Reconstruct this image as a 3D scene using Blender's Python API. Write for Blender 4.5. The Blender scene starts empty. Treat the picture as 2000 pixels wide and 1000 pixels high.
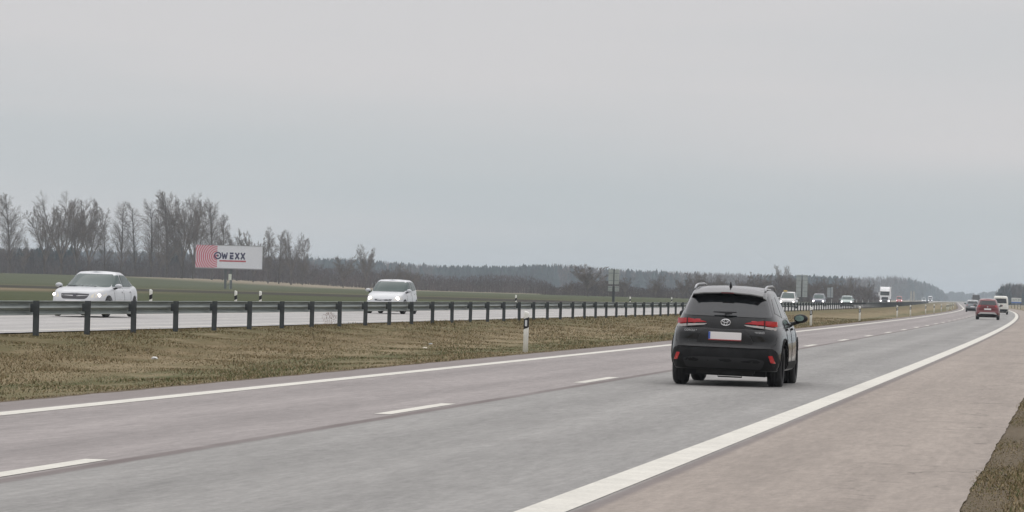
import bpy, bmesh, math, random
import numpy as np
from mathutils import Vector, Matrix
from mathutils.bvhtree import BVHTree
random.seed(7); np.random.seed(7)
PI = math.pi
scene = bpy.context.scene
COL = scene.collection

# ------------------------------------------------------------------ camera
FPX, YAW, PITCH, ROLL, HC = 7100.0, math.atan2(1121, 7100), math.atan2(63, 7100), 0.0273, 1.4
cam_d = bpy.data.cameras.new('camera'); cam = bpy.data.objects.new('camera', cam_d); COL.objects.link(cam)
cam_d.sensor_width = 36; cam_d.lens = FPX / 2000 * 36; cam_d.clip_start = 0.5; cam_d.clip_end = 40000
cam.matrix_world = (Matrix.Translation((0, 0, HC)) @ Matrix.Rotation(YAW, 4, 'Z')
                    @ Matrix.Rotation(PI/2 + PITCH, 4, 'X') @ Matrix.Rotation(ROLL, 4, 'Z'))
scene.camera = cam
# ------------------------------------------------------------------ world
SUN_EL, SUN_AZ = math.radians(62), 0.0
w = bpy.data.worlds.new('World'); scene.world = w; w.use_nodes = True
nt = w.node_tree; nt.nodes.clear(); N = nt.nodes.new; LK = nt.links.new
out = N('ShaderNodeOutputWorld')
sky = N('ShaderNodeTexSky'); sky.sky_type = 'NISHITA'; sky.sun_disc = False
sky.sun_elevation = SUN_EL; sky.sun_rotation = SUN_AZ
bg1 = N('ShaderNodeBackground'); bg1.inputs['Strength'].default_value = 0.05; LK(sky.outputs[0], bg1.inputs[0])
tc = N('ShaderNodeTexCoord'); sep = N('ShaderNodeSeparateXYZ'); LK(tc.outputs['Generated'], sep.inputs[0])
mp = N('ShaderNodeMapping'); mp.inputs['Scale'].default_value = (3.2, 3.2, 34); LK(tc.outputs['Generated'], mp.inputs[0])
mp.inputs['Rotation'].default_value = (0.0, 0.035, 0.0)
nz = N('ShaderNodeTexNoise'); nz.inputs['Scale'].default_value = 1.0; nz.inputs['Detail'].default_value = 3.5
nz.inputs['Roughness'].default_value = 0.42; LK(mp.outputs[0], nz.inputs['Vector'])
def mathn(op, a, b=None, clamp=False):
    n = N('ShaderNodeMath'); n.operation = op; n.use_clamp = clamp
    for i, v in enumerate((a, b)):
        if v is None: continue
        if isinstance(v, (int, float)): n.inputs[i].default_value = v
        else: LK(v, n.inputs[i])
    return n.outputs[0]
zc = mathn('MAXIMUM', sep.outputs['Z'], 0.0)
el = mathn('MULTIPLY', zc, 11.0, True)                    # 0 at the horizon, 1 about five degrees up
nn = mathn('MULTIPLY', mathn('SUBTRACT', nz.outputs['Fac'], 0.5), 2.3)
wm = mathn('ADD', mathn('MULTIPLY', el, 1.0), nn, True)
mix = N('ShaderNodeMixRGB'); LK(wm, mix.inputs[0])
mix.inputs[1].default_value = (0.485, 0.522, 0.542, 1); mix.inputs[2].default_value = (0.602, 0.590, 0.598, 1)
gain = mathn('ADD', 1.0, mathn('MULTIPLY', mathn('MAXIMUM', mathn('SUBTRACT', zc, 0.09), 0.0), 1.75))
vm = N('ShaderNodeVectorMath'); vm.operation = 'SCALE'; LK(mix.outputs[0], vm.inputs[0]); LK(gain, vm.inputs['Scale'])
bg2 = N('ShaderNodeBackground'); bg2.inputs['Strength'].default_value = 1.0; LK(vm.outputs[0], bg2.inputs[0])
add = N('ShaderNodeMixShader'); add.inputs[0].default_value = 0.93; LK(bg1.outputs[0], add.inputs[1]); LK(bg2.outputs[0], add.inputs[2])
LK(add.outputs[0], out.inputs['Surface'])
# ------------------------------------------------------------------ sun (behind the cloud) and exposure
sd = bpy.data.lights.new('sun', 'SUN'); sd.energy = 0.55; sd.angle = math.radians(60); sd.color = (1, 0.96, 0.9)
so = bpy.data.objects.new('sun', sd); COL.objects.link(so)
so.rotation_euler = (-(PI/2 - SUN_EL), 0, -SUN_AZ)
vs = scene.view_settings; vs.view_transform = 'Standard'; vs.look = 'None'; vs.gamma = 1; vs.exposure = 0.14
scene.cycles.volume_bounces = 0; scene.cycles.max_bounces = 6; scene.cycles.transparent_max_bounces = 8
scene.cycles.use_denoising = True

# ------------------------------------------------------------------ the road's course
RC = 20000.0
def shift(s):
    if s < 0: return 0.0
    if s < 700: return -s*s/(2*RC)
    if s < 2400: return -12.25 - 0.035*(s-700)
    return -71.75 - 0.028*(s-2400)
def heading(s):      # extra turn to the left, radians
    return 0.0 if s < 0 else min(s, 700)/RC
def rx_px(px): return -math.tan(YAW + math.atan((1000-px)/FPX))                    # X/Y of a photo column
def place(px, s): return (rx_px(px)*s, s)                 # world X, Y
def s_of(px, lat):                                        # distance at which a line parallel to the road meets a column
    r = rx_px(px); lo, hi = 20.0, 690.0
    f = lambda s: (lat + shift(s)) - r*s
    if f(hi) < 0:
        hi = 2400.0; lo = 690.0
    for _ in range(60):
        m = (lo+hi)/2
        if f(m) < 0: lo = m
        else: hi = m
    return (lo+hi)/2
def hor(px): return 563 + (px-1000)*0.0273
PROF = [(-9000,0),(-60,0),(-40,-.05),(-37,-.18),(-34.6,.07),(-34.3,.09),(-23.1,.09),(-22.6,.12),(-21.5,.13),(-20,.06),(-17,-.12),(-14,-.13),
        (-12.3,-.05),(-11.75,-.008),(-11.5,-.03),(-0.9,-.03),(-0.74,-.004),(0.2,-.03),(2,-.22),(4,-.45),(7,-.5),(10,-.2),(14,0),(9000,0)]
PX_, PZ_ = [p[0] for p in PROF], [p[1] for p in PROF]
def sm(a, b, x):
    t = min(1, max(0, (x-a)/(b-a))); return t*t*(3-2*t)
def ground_z(lat, s):
    z = float(np.interp(lat, PX_, PZ_))
    X = lat + shift(s)
    if s > 350 and X < -150:
        z += 1.75*sm(420, 960, s)*sm(-190, -262, X)
    if -21 < lat < -12.5 or 0.3 < lat < 12:
        z += 0.018*math.sin(s*1.3+lat*2.1) + 0.014*math.sin(s*0.47-lat*1.7)
    return z

# ------------------------------------------------------------------ helpers
def link(name, verts, faces, material=None, parent=None, smooth=False, loc=None):
    me = bpy.data.meshes.new(name); me.from_pydata([tuple(v) for v in verts], [], faces); me.update()
    return link_mesh(name, me, material, parent, smooth, loc)
def link_mesh(name, me, material=None, parent=None, smooth=False, loc=None):
    if material:
        me.materials.clear(); me.materials.append(material)
    if smooth: me.polygons.foreach_set('use_smooth', [True]*len(me.polygons))
    o = bpy.data.objects.new(name, me); COL.objects.link(o)
    if parent: o.parent = parent
    if loc: o.location = loc
    return o
def tag(o, label, cat=None, group=None, kind=None):
    if label: o['label'] = label
    if cat: o['category'] = cat
    if group: o['group'] = group
    if kind: o['kind'] = kind
    return o
def thing(name, label, cat, loc=(0,0,0), rz=0, group=None):
    o = bpy.data.objects.new(name, None); COL.objects.link(o); o.location = loc; o.rotation_euler = (0,0,rz)
    o.empty_display_size = 0.3
    return tag(o, label, cat, group)
def kids(o): return [c for c in o.children]
def dup(root, loc=None, rz=None, label=None, scale=None, group=None):
    r = root.copy(); COL.objects.link(r)
    if loc is not None: r.location = loc
    if rz is not None: r.rotation_euler[2] = rz
    if scale is not None: r.scale = scale
    if label: r['label'] = label
    if group: r['group'] = group
    for ch in list(root.children):
        c = ch.copy(); COL.objects.link(c); c.parent = r
        for g in list(ch.children):
            d = g.copy(); COL.objects.link(d); d.parent = c
    return r
class MB:
    def __init__(s): s.v = []; s.f = []
    def add(s, v, f):
        n = len(s.v); s.v += [tuple(p) for p in v]; s.f += [tuple(i+n for i in q) for q in f]
    def box(s, x0, x1, y0, y1, z0, z1, m=None):
        v = [Vector((x, y, z)) for x in (x0, x1) for y in (y0, y1) for z in (z0, z1)]
        if m: v = [m @ p for p in v]
        s.add(v, [(0,1,3,2),(4,6,7,5),(0,4,5,1),(2,3,7,6),(0,2,6,4),(1,5,7,3)])
    def tube(s, pts, r, n=8, cap=True):
        pts = [Vector(p) for p in pts]; R = r if isinstance(r, (list, tuple)) else [r]*len(pts)
        rings = []
        for i, p in enumerate(pts):
            d = (pts[min(i+1, len(pts)-1)] - pts[max(i-1, 0)]).normalized()
            a = Vector((0,0,1)) if abs(d.z) < .9 else Vector((1,0,0))
            u = d.cross(a).normalized(); q = d.cross(u).normalized()
            rings.append([p + (u*math.cos(2*PI*k/n) + q*math.sin(2*PI*k/n))*R[i] for k in range(n)])
        s.loft(rings, cap)
    def loft(s, rings, cap=True):
        n = len(rings[0]); v = [p for r in rings for p in r]; f = []
        for i in range(len(rings)-1):
            for k in range(n):
                a, b = i*n+k, i*n+(k+1) % n; f.append((a, b, b+n, a+n))
        if cap: f.append(tuple(reversed(range(n)))); f.append(tuple(range((len(rings)-1)*n, len(rings)*n)))
        s.add(v, f)
    def prism(s, poly, axis, a, b):                        # poly in the two other axes
        def P(p, t):
            return {'x': (t, p[0], p[1]), 'y': (p[0], t, p[1]), 'z': (p[0], p[1], t)}[axis]
        n = len(poly); v = [P(p, a) for p in poly] + [P(p, b) for p in poly]
        f = [tuple(reversed(range(n))), tuple(range(n, 2*n))] + [(i, (i+1) % n, (i+1) % n+n, i+n) for i in range(n)]
        s.add(v, f)
    def build(s, name, material=None, parent=None, smooth=False, loc=None, bevel=0):
        me = bpy.data.meshes.new(name); me.from_pydata(s.v, [], s.f); me.update()
        bm = bmesh.new(); bm.from_mesh(me); bmesh.ops.recalc_face_normals(bm, faces=bm.faces)
        if bevel:
            bmesh.ops.remove_doubles(bm, verts=bm.verts, dist=1e-5)
            es = [e for e in bm.edges if e.is_manifold and e.calc_face_angle(0) > .6]
            bmesh.ops.bevel(bm, geom=es, offset=bevel, segments=2, profile=.6, affect='EDGES')
        bm.to_mesh(me); bm.free()
        return link_mesh(name, me, material, parent, smooth, loc)

# ------------------------------------------------------------------ materials
MATS = {}
def M(name, col, rough=.6, metal=0, var=0, scale=8, coat=0, emit=0, spec=.5, col2=None, bump=0, stretch=None, tintattr=False, island=0):
    if name in MATS: return MATS[name]
    m = bpy.data.materials.new(name); m.use_nodes = True; t = m.node_tree; b = t.nodes['Principled BSDF']
    b.inputs['Base Color'].default_value = (*col, 1); b.inputs['Roughness'].default_value = rough
    b.inputs['Metallic'].default_value = metal; b.inputs['Specular IOR Level'].default_value = spec
    b.inputs['Coat Weight'].default_value = coat; b.inputs['Coat Roughness'].default_value = .08
    if emit:
        b.inputs['Emission Color'].default_value = (*col, 1); b.inputs['Emission Strength'].default_value = emit
    if var or bump or col2:
        c = t.nodes.new('ShaderNodeTexCoord'); n = t.nodes.new('ShaderNodeTexNoise')
        n.inputs['Scale'].default_value = scale; n.inputs['Detail'].default_value = 5
        if stretch:
            g = t.nodes.new('ShaderNodeMapping'); g.inputs['Scale'].default_value = stretch
            t.links.new(c.outputs['Object'], g.inputs[0]); t.links.new(g.outputs[0], n.inputs['Vector'])
        else: t.links.new(c.outputs['Object'], n.inputs['Vector'])
        x = t.nodes.new('ShaderNodeMixRGB'); r = t.nodes.new('ShaderNodeMapRange')
        r.inputs[1].default_value = .35; r.inputs[2].default_value = .65
        t.links.new(n.outputs['Fac'], r.inputs[0]); t.links.new(r.outputs[0], x.inputs[0])
        c2 = col2 or tuple(max(0, v*(1-var)) for v in col); c1 = col if col2 else tuple(min(1, v*(1+var)) for v in col)
        x.inputs[1].default_value = (*c1, 1); x.inputs[2].default_value = (*c2, 1)
        last = x.outputs[0]
        if island or tintattr:
            h = t.nodes.new('ShaderNodeHueSaturation')
            if tintattr:
                g = t.nodes.new('ShaderNodeAttribute'); g.attribute_name = 'tint'; src = g.outputs['Fac']
            else:
                g = t.nodes.new('ShaderNodeNewGeometry'); src = g.outputs['Random Per Island']
            k = t.nodes.new('ShaderNodeMapRange'); k.inputs[3].default_value = 1-(island or .4); k.inputs[4].default_value = 1+(island or .4)
            t.links.new(src, k.inputs[0]); t.links.new(k.outputs[0], h.inputs['Value']); t.links.new(last, h.inputs['Color']); last = h.outputs[0]
        t.links.new(last, b.inputs['Base Color'])
        if bump:
            bp = t.nodes.new('ShaderNodeBump'); bp.inputs['Strength'].default_value = bump; bp.inputs['Distance'].default_value = .02
            t.links.new(n.outputs['Fac'], bp.inputs['Height']); t.links.new(bp.outputs[0], b.inputs['Normal'])
    MATS[name] = m; return m

class NG:     # tiny node writer for the larger ground materials
    def __init__(s, name):
        s.m = bpy.data.materials.new(name); s.m.use_nodes = True; s.t = s.m.node_tree; s.b = s.t.nodes['Principled BSDF']
    def n(s, kind, **kw):
        o = s.t.nodes.new(kind)
        for k, v in kw.items(): setattr(o, k, v)
        return o
    def set(s, sock, v):
        if isinstance(v, (int, float)): sock.default_value = v
        elif isinstance(v, tuple): sock.default_value = (*v, 1) if len(v) == 3 and sock.type == 'RGBA' else v
        else: s.t.links.new(v, sock)
    def math(s, op, a, b=0.0, clamp=False):
        o = s.n('ShaderNodeMath', operation=op, use_clamp=clamp); s.set(o.inputs[0], a); s.set(o.inputs[1], b); return o.outputs[0]
    def noise(s, vec, scale, detail=4, rough=.55, stretch=None):
        if stretch:
            g = s.n('ShaderNodeMapping'); g.inputs['Scale'].default_value = stretch; s.set(g.inputs[0], vec); vec = g.outputs[0]
        o = s.n('ShaderNodeTexNoise'); o.inputs['Scale'].default_value = scale; o.inputs['Detail'].default_value = detail
        o.inputs['Roughness'].default_value = rough; s.set(o.inputs['Vector'], vec); return o.outputs['Fac']
    def rng(s, v, a, b, c=0.0, d=1.0):
        o = s.n('ShaderNodeMapRange'); s.set(o.inputs[0], v)
        for i, q in zip((1,2,3,4), (a,b,c,d)): s.set(o.inputs[i], q)
        return o.outputs[0]
    def mix(s, f, a, b, mode='MIX'):
        o = s.n('ShaderNodeMixRGB', blend_type=mode); s.set(o.inputs[0], f); s.set(o.inputs[1], a); s.set(o.inputs[2], b); return o.outputs[0]
    def ramp(s, v, stops):
        o = s.n('ShaderNodeValToRGB'); r = o.color_ramp
        while len(r.elements) < len(stops): r.elements.new(.5)
        for e, (p, c) in zip(r.elements, stops): e.position = p; e.color = (*c, 1)
        s.set(o.inputs[0], v); return o.outputs[0]
    def band(s, v, a, b, soft):      # 1 inside a..b
        return s.math('MULTIPLY', s.rng(v, a-soft, a+soft), s.rng(v, b-soft, b+soft, 1.0, 0.0))

def asphalt(name, lane_l, lane_r, shoulder, main=True):
    g = NG(name); uv = g.n('ShaderNodeUVMap').outputs[0]
    sp = g.n('ShaderNodeSeparateXYZ'); g.set(sp.inputs[0], uv); lat, s = sp.outputs[0], sp.outputs[1]
    wob = g.math('MULTIPLY', g.math('SUBTRACT', g.noise(uv, .35, 4, .6, (0.0, 1.0, 1.0)), .5), .16)
    latw = g.math('ADD', lat, wob)
    if main:
        c = g.mix(g.rng(latw, -7.24, -7.16), lane_l, lane_r); c = g.mix(g.rng(latw, -3.2, -3.05), c, shoulder)
        tracks = None
        for t in (-10.05, -8.35, -6.2, -4.45):
            q = g.band(lat, t-.28, t+.28, .22); tracks = q if tracks is None else g.math('ADD', tracks, q)
    else:
        c = g.mix(0.0, lane_l, lane_l); tracks = None
        for t in (-25.1, -26.9, -29.1, -30.9):
            q = g.band(lat, t-.28, t+.28, .22); tracks = q if tracks is None else g.math('ADD', tracks, q)
    streak = g.noise(uv, 1.0, 5, .6, (1.6, .045, 1.0))
    blot = g.noise(uv, .6, 5, .65, (.8, .25, 1.0))
    grain = g.noise(uv, 30, 5, .85); grain2 = g.noise(uv, 9, 8, .8)
    v = g.math('ADD', g.rng(streak, .25, .75, .86, 1.14), g.rng(blot, .25, .75, -.10, .10))
    v = g.math('MULTIPLY', v, g.rng(grain, .25, .75, .80, 1.20))
    v = g.math('MULTIPLY', v, g.rng(grain2, .25, .75, .78, 1.22))
    grain3 = g.noise(uv, 13, 6, .7, (1.0, .10, 1.0)); grain4 = g.noise(uv, 4, 5, .7, (1.0, .14, 1.0))
    v = g.math('MULTIPLY', v, g.rng(grain3, .3, .7, .86, 1.14)); v = g.math('MULTIPLY', v, g.rng(grain4, .3, .7, .93, 1.07))
    v = g.math('SUBTRACT', v, g.math('MULTIPLY', tracks, g.rng(streak, .3, .7, .05, .17)))
    hs = g.n('ShaderNodeHueSaturation'); g.set(hs.inputs['Color'], c); g.set(hs.inputs['Value'], v); c = hs.outputs[0]
    # joints, cracks and fretted patches
    warp = g.n('ShaderNodeVectorMath', operation='ADD'); g.set(warp.inputs[0], uv)
    nc = g.n('ShaderNodeTexNoise'); nc.inputs['Scale'].default_value = 2.2; nc.inputs['Detail'].default_value = 4; g.set(nc.inputs['Vector'], uv)
    g.set(warp.inputs[1], nc.outputs['Color'])
    vo = g.n('ShaderNodeTexVoronoi', feature='DISTANCE_TO_EDGE'); vo.inputs['Scale'].default_value = 1.0
    mpp = g.n('ShaderNodeMapping'); mpp.inputs['Scale'].default_value = (1.25, .55, 1); g.set(mpp.inputs[0], warp.outputs[0]); g.set(vo.inputs['Vector'], mpp.outputs[0])
    crack = g.rng(vo.outputs['Distance'], .012, .035, 1.0, 0.0)
    if main:
        msk = g.math('MULTIPLY', g.rng(lat, -2.1, -1.3), g.rng(g.noise(uv, .9, 3, .5, (1, .5, 1)), .52, .60))
        c = g.mix(g.math('MULTIPLY', g.math('MULTIPLY', crack, msk), .62), c, (.07,.058,.052))
        m2 = g.math('MULTIPLY', g.band(lat, -6.8, -3.8, .3), g.rng(g.noise(uv, .55, 4, .6, (1, .35, 1)), .57, .63))
        c = g.mix(g.math('MULTIPLY', g.math('MULTIPLY', g.rng(grain2, .5, .62), m2), .5), c, (.12,.105,.10))
        sp3 = g.math('MULTIPLY', g.rng(grain3, .60, .70), g.rng(g.noise(uv, .8, 3, .5, (1.3, .2, 1)), .55, .64))
        c = g.mix(g.math('MULTIPLY', sp3, .55), c, (.11,.095,.09))
        jl = g.band(g.math('ADD', lat, g.math('MULTIPLY', wob, .35)), -7.29, -7.13, .03)
        c = g.mix(g.math('MULTIPLY', jl, g.rng(g.noise(uv, .5, 4, .6, (0.0, .35, 1)), .3, .6, .45, .85)), c, (.115,.092,.088))
        jr = g.band(lat, -3.16, -3.04, .03); c = g.mix(g.math('MULTIPLY', jr, .6), c, (.12,.10,.10))
        je = g.band(lat, -11.7, -10.9, .06); c = g.mix(g.math('MULTIPLY', je, .5), c, (.13,.108,.10))
    g.set(g.b.inputs['Base Color'], c); g.b.inputs['Roughness'].default_value = .85; g.b.inputs['Specular IOR Level'].default_value = .3
    bp = g.n('ShaderNodeBump'); bp.inputs['Strength'].default_value = .25; bp.inputs['Distance'].default_value = .01
    g.set(bp.inputs['Height'], grain); g.set(g.b.inputs['Normal'], bp.outputs[0])
    return g.m
def paint_line(name, col):
    g = NG(name); uv = g.n('ShaderNodeUVMap').outputs[0]
    a = g.noise(uv, 26, 4, .7); b = g.noise(uv, 2.2, 4, .6)
    wv = g.rng(g.math('ADD', g.math('MULTIPLY', a, .6), g.math('MULTIPLY', b, .4)), .36, .58)
    c = g.mix(wv, tuple(v*.74 for v in col), col)
    g.set(g.b.inputs['Base Color'], c); g.b.inputs['Roughness'].default_value = .7
    return g.m
def ground_mat():
    g = NG('ground_cover'); uv = g.n('ShaderNodeUVMap').outputs[0]
    sp = g.n('ShaderNodeSeparateXYZ'); g.set(sp.inputs[0], uv); lat, s = sp.outputs[0], sp.outputs[1]
    geo = g.n('ShaderNodeNewGeometry'); pp = g.n('ShaderNodeSeparateXYZ'); g.set(pp.inputs[0], geo.outputs['Position']); X, Y = pp.outputs[0], pp.outputs[1]
    big = g.noise(uv, .3, 5, .6, (1.0, .16, 1)); mid = g.noise(uv, 1.1, 5, .65, (1.3, .4, 1)); fine = g.noise(uv, 9, 6, .75)
    tan, olive, brown, green, dirt = (.225,.180,.110), (.115,.102,.050), (.155,.117,.064), (.080,.090,.040), (.10,.080,.060)
    lw = g.math('ADD', lat, g.math('MULTIPLY', g.math('SUBTRACT', big, .5), 7.0))
    med = g.ramp(g.rng(lw, -23.0, -11.0), [(0.0, brown), (.2, olive), (.38, brown), (.52, tan), (.66, tan), (.76, green), (.9, tan)])
    med = g.mix(g.rng(mid, .42, .66, 0, .75), med, olive); med = g.mix(g.rng(mid, .36, .5, .6, 0), med, tan)
    edge = g.math('ADD', g.band(lat, -12.05, -11.3, .1), g.band(lat, -1.1, -.35, .1)); med = g.mix(g.math('MULTIPLY', edge, .8), med, dirt)
    # fields
    fn = g.noise(geo.outputs['Position'], .02, 5, .6); fw = g.math('ADD', Y, g.math('MULTIPLY', g.math('SUBTRACT', fn, .5), 60.0))
    fld = g.mix(g.rng(g.noise(geo.outputs['Position'], .05, 5, .6, (1, .4, 1)), .3, .7), (.046,.057,.023), (.066,.071,.031))
    lf = g.rng(X, -128.0, -108.0, 1.0, 0.0)
    fld = g.mix(g.math('MULTIPLY', g.math('MULTIPLY', g.band(fw, 268, 368, 10), g.rng(X, -108.0, -84.0, 1.0, 0.0)), g.rng(fn, .3, .6, .55, 1.0)), fld, (.21,.155,.10))
    fld = g.mix(g.math('MULTIPLY', g.band(fw, 385, 455, 8), .95), fld, (.034,.026,.022))
    fld = g.mix(g.math('MULTIPLY', g.band(fw, 478, 500, 5), .35), fld, (.2,.16,.10))
    fld = g.mix(g.rng(fw, 905, 990), fld, (.24,.20,.14))
    fld = g.mix(g.band(lat, -42.0, -34.0, 1.2), fld, g.mix(mid, (.17,.14,.08), (.11,.115,.05)))
    fld = g.mix(g.rng(lat, -11.0, -10.0), fld, med)
    c = g.mix(g.band(lat, -23.4, -10.5, .1), fld, med)
    hs = g.n('ShaderNodeHueSaturation'); g.set(hs.inputs['Color'], c); g.set(hs.inputs['Value'], g.rng(fine, .25, .75, .62, 1.38))
    g.set(g.b.inputs['Base Color'], hs.outputs[0]); g.b.inputs['Roughness'].default_value = .95; g.b.inputs['Specular IOR Level'].default_value = .1
    bp = g.n('ShaderNodeBump'); bp.inputs['Strength'].default_value = .5; bp.inputs['Distance'].default_value = .06
    g.set(bp.inputs['Height'], fine); g.set(g.b.inputs['Normal'], bp.outputs[0])
    return g.m

steel = M('galvanised_steel', (.235,.262,.255), .5, .5, var=.14, scale=3, stretch=(1,.2,4))
steel_dark = M('weathered_post_steel', (.062,.070,.073), .6, .3, var=.2, scale=4)
white_plastic = M('white_plastic', (.74,.74,.70), .5, var=.06, scale=6)
black_plastic = M('black_plastic', (.014,.014,.016), .5, spec=.3)
trim_plastic = M('grey_black_trim', (.011,.011,.0115), .65, var=.25, scale=7, spec=.12)
rubber = M('tyre_rubber', (.016,.016,.017), .8, var=.2, scale=12)
alloy = M('alloy_rim', (.42,.42,.43), .35, .8)
dark_rim = M('dark_alloy_rim', (.09,.09,.10), .4, .6)
chrome = M('chrome', (.75,.75,.76), .15, 1)
glass_dark = M('privacy_glass', (.014,.016,.018), .06, spec=.7)
glass_green = M('tinted_glass', (.045,.070,.066), .08, spec=.45); glass_green.node_tree.nodes['Principled BSDF'].inputs['IOR'].default_value = 1.28
mirror_glass = M('mirror_glass', (.22,.30,.27), .05, .9)
red_lens = M('red_lens', (.42,.008,.014), .2, coat=.6)
clear_lens = M('clear_lens', (.50,.47,.46), .2, coat=.6)
warm_lens = M('headlamp_lens', (.62,.58,.48), .15, coat=.6)
lamp_lit = M('lit_headlamp', (1.0,.93,.95), .3, emit=3.5)
plate_white = M('number_plate_white', (.78,.75,.74), .5)
plate_blue = M('number_plate_blue', (.06,.12,.42), .5)
dark_under = M('underbody_black', (.008,.008,.009), .9)
def paint(name, col, metal=.2, dust=.0, dustcol=(.17,.15,.13), rough=.32, coat=.7):
    g = NG(name); tcn = g.n('ShaderNodeTexCoord'); p = tcn.outputs['Object']
    sp = g.n('ShaderNodeSeparateXYZ'); g.set(sp.inputs[0], p)
    n1 = g.noise(p, 5, 5, .6); 
    f = g.math('MULTIPLY', g.rng(g.math('ADD', sp.outputs[2], g.math('MULTIPLY', n1, -.35)), .05, .72, 1.0, 0.0), dust)
    f = g.math('ADD', f, g.math('MULTIPLY', g.rng(n1, .4, .7), dust*.18), True)
    g.set(g.b.inputs['Base Color'], g.mix(f, col, dustcol)); g.b.inputs['Metallic'].default_value = metal
    g.set(g.b.inputs['Roughness'], g.rng(f, 0, .6, rough, .7)); g.b.inputs['Coat Weight'].default_value = coat; g.b.inputs['Specular IOR Level'].default_value = .3; g.b.inputs['Coat Roughness'].default_value = .06
    MATS[name] = g.m; return g.m

# ------------------------------------------------------------------ ground, carriageways, markings
def stations(a, b, first, grow):
    o = [a]; st = first
    while o[-1] < b:
        o.append(o[-1]+st); st *= grow
    o[-1] = b; return o
def strip(name, lats, ss, zf, material, jl=0, jr=0):
    nl = len(lats); V = []; UV = []
    for i, s in enumerate(ss):
        for k, la in enumerate(lats):
            l = la
            if s < 160:
                if k == 0 and jl: l += jl*(math.sin(s*1.9)+.6*math.sin(s*4.7+1)+random.uniform(-.5,.5))
                if k == nl-1 and jr: l += jr*(math.sin(s*.83)+.8*math.sin(s*2.9+1)+.5*math.sin(s*7.1)+random.uniform(-.5,.5))
            V.append((l+shift(s), s, zf(l, s))); UV.append((l, s))
    F = [(i*nl+k, i*nl+k+1, (i+1)*nl+k+1, (i+1)*nl+k) for i in range(len(ss)-1) for k in range(nl-1)]
    me = bpy.data.meshes.new(name); me.from_pydata(V, [], F); me.update()
    uvl = me.uv_layers.new(name='UVMap'); idx = np.empty(len(me.loops), np.int32); me.loops.foreach_get('vertex_index', idx)
    uvl.data.foreach_set('uv', np.array(UV, np.float32)[idx].ravel())
    return tag(link_mesh(name, me, material, None, True), None, kind='structure')
lats = [-6000,-3000,-1500,-900,-600,-450,-350]+list(range(-320,-60,12))+[-60,-50,-44,-40,-37,-34.6,-34.3,-28,-23.1,-22.6]+[-22+.5*i for i in range(21)]+\
       [-11.75,-11.5,-8,-4,-.9,-.74,-.3,.2,.8,1.4,2,3,4,5.5,7,8.5,10,14,20,40,80,160,300,600,1200,3000,5500]
ss = list(range(-80,15,8))+[15+i for i in range(110)]+stations(125, 12000, 1.2, 1.028)
tag(strip('ground', lats, ss, ground_z, ground_mat()), 'dry grass verges and median with green fields beyond', kind='structure')
asp = asphalt('old_asphalt', (.252,.229,.221), (.238,.232,.222), (.262,.226,.197))
asp2 = asphalt('pale_asphalt', (.345,.335,.325), (.3,.3,.3), (.3,.3,.3), False)
rs = stations(-60, 12, 6, 1)+[12+.25*i for i in range(1, 260)]+stations(77, 5600, 1.0, 1.03)
rs = sorted(set(rs))
tag(strip('near_carriageway', [-11.62,-11.3,-9.2,-7.2,-5.3,-3.2,-1.6,-.78], rs, lambda l, s: 0.0, asp, .02, .006), 'grey asphalt motorway carriageway with pinkish hard shoulder', kind='structure')
tag(strip('far_carriageway', [-34.2,-32,-30,-28,-26,-24,-23.2], rs, lambda l, s: .12, asp2, .03, .03), 'pale asphalt opposite carriageway behind the guardrail', kind='structure')
wl = paint_line('road_paint', (.60,.58,.52))
def line(name, c, wd, s0, s1, z, lab):
    return tag(strip(name, [c-wd/2, c, c+wd/2], [s for s in rs if s0 <= s <= s1], lambda l, s: z, wl), lab, kind='structure')
line('edge_line', -10.67, .27, -60, 4000, .004, 'white solid line on the median side of the near carriageway')
line('edge_line', -3.33, .30, -60, 4000, .004, 'broad white solid line beside the hard shoulder')
line('edge_line', -24.0, .22, -60, 4000, .124, 'white solid line of the opposite carriageway nearest the guardrail')
line('edge_line', -32.0, .22, -60, 4000, .124, 'white solid line on the far side of the opposite carriageway')
def dashes(name, c, z, s0, period, ln, n, lab, wd=.17):
    V = []; F = []; UV = []
    for k in range(n):
        a = s0 + period*k
        for s in (a, a+ln/2, a+ln):
            for l in (c-wd/2, c+wd/2): V.append((l+shift(s), s+(l-c)*1.5*0, z)); UV.append((l, s))
        q = k*6; F += [(q, q+1, q+3, q+2), (q+2, q+3, q+5, q+4)]
    me = bpy.data.meshes.new(name); me.from_pydata(V, [], F); me.update()
    uvl = me.uv_layers.new(name='UVMap'); idx = np.empty(len(me.loops), np.int32); me.loops.foreach_get('vertex_index', idx)
    uvl.data.foreach_set('uv', np.array(UV, np.float32)[idx].ravel())
    return tag(link_mesh(name, me, wl), lab, kind='structure')
dashes('lane_marking', -7.43, .004, 7.1, 15.75, 4.2, 90, 'white dashed lane line of the near carriageway', .18)
dashes('lane_marking', -28.0, .124, 3.0, 16, 4.0, 90, 'white dashed lane line of the opposite carriageway')

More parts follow.
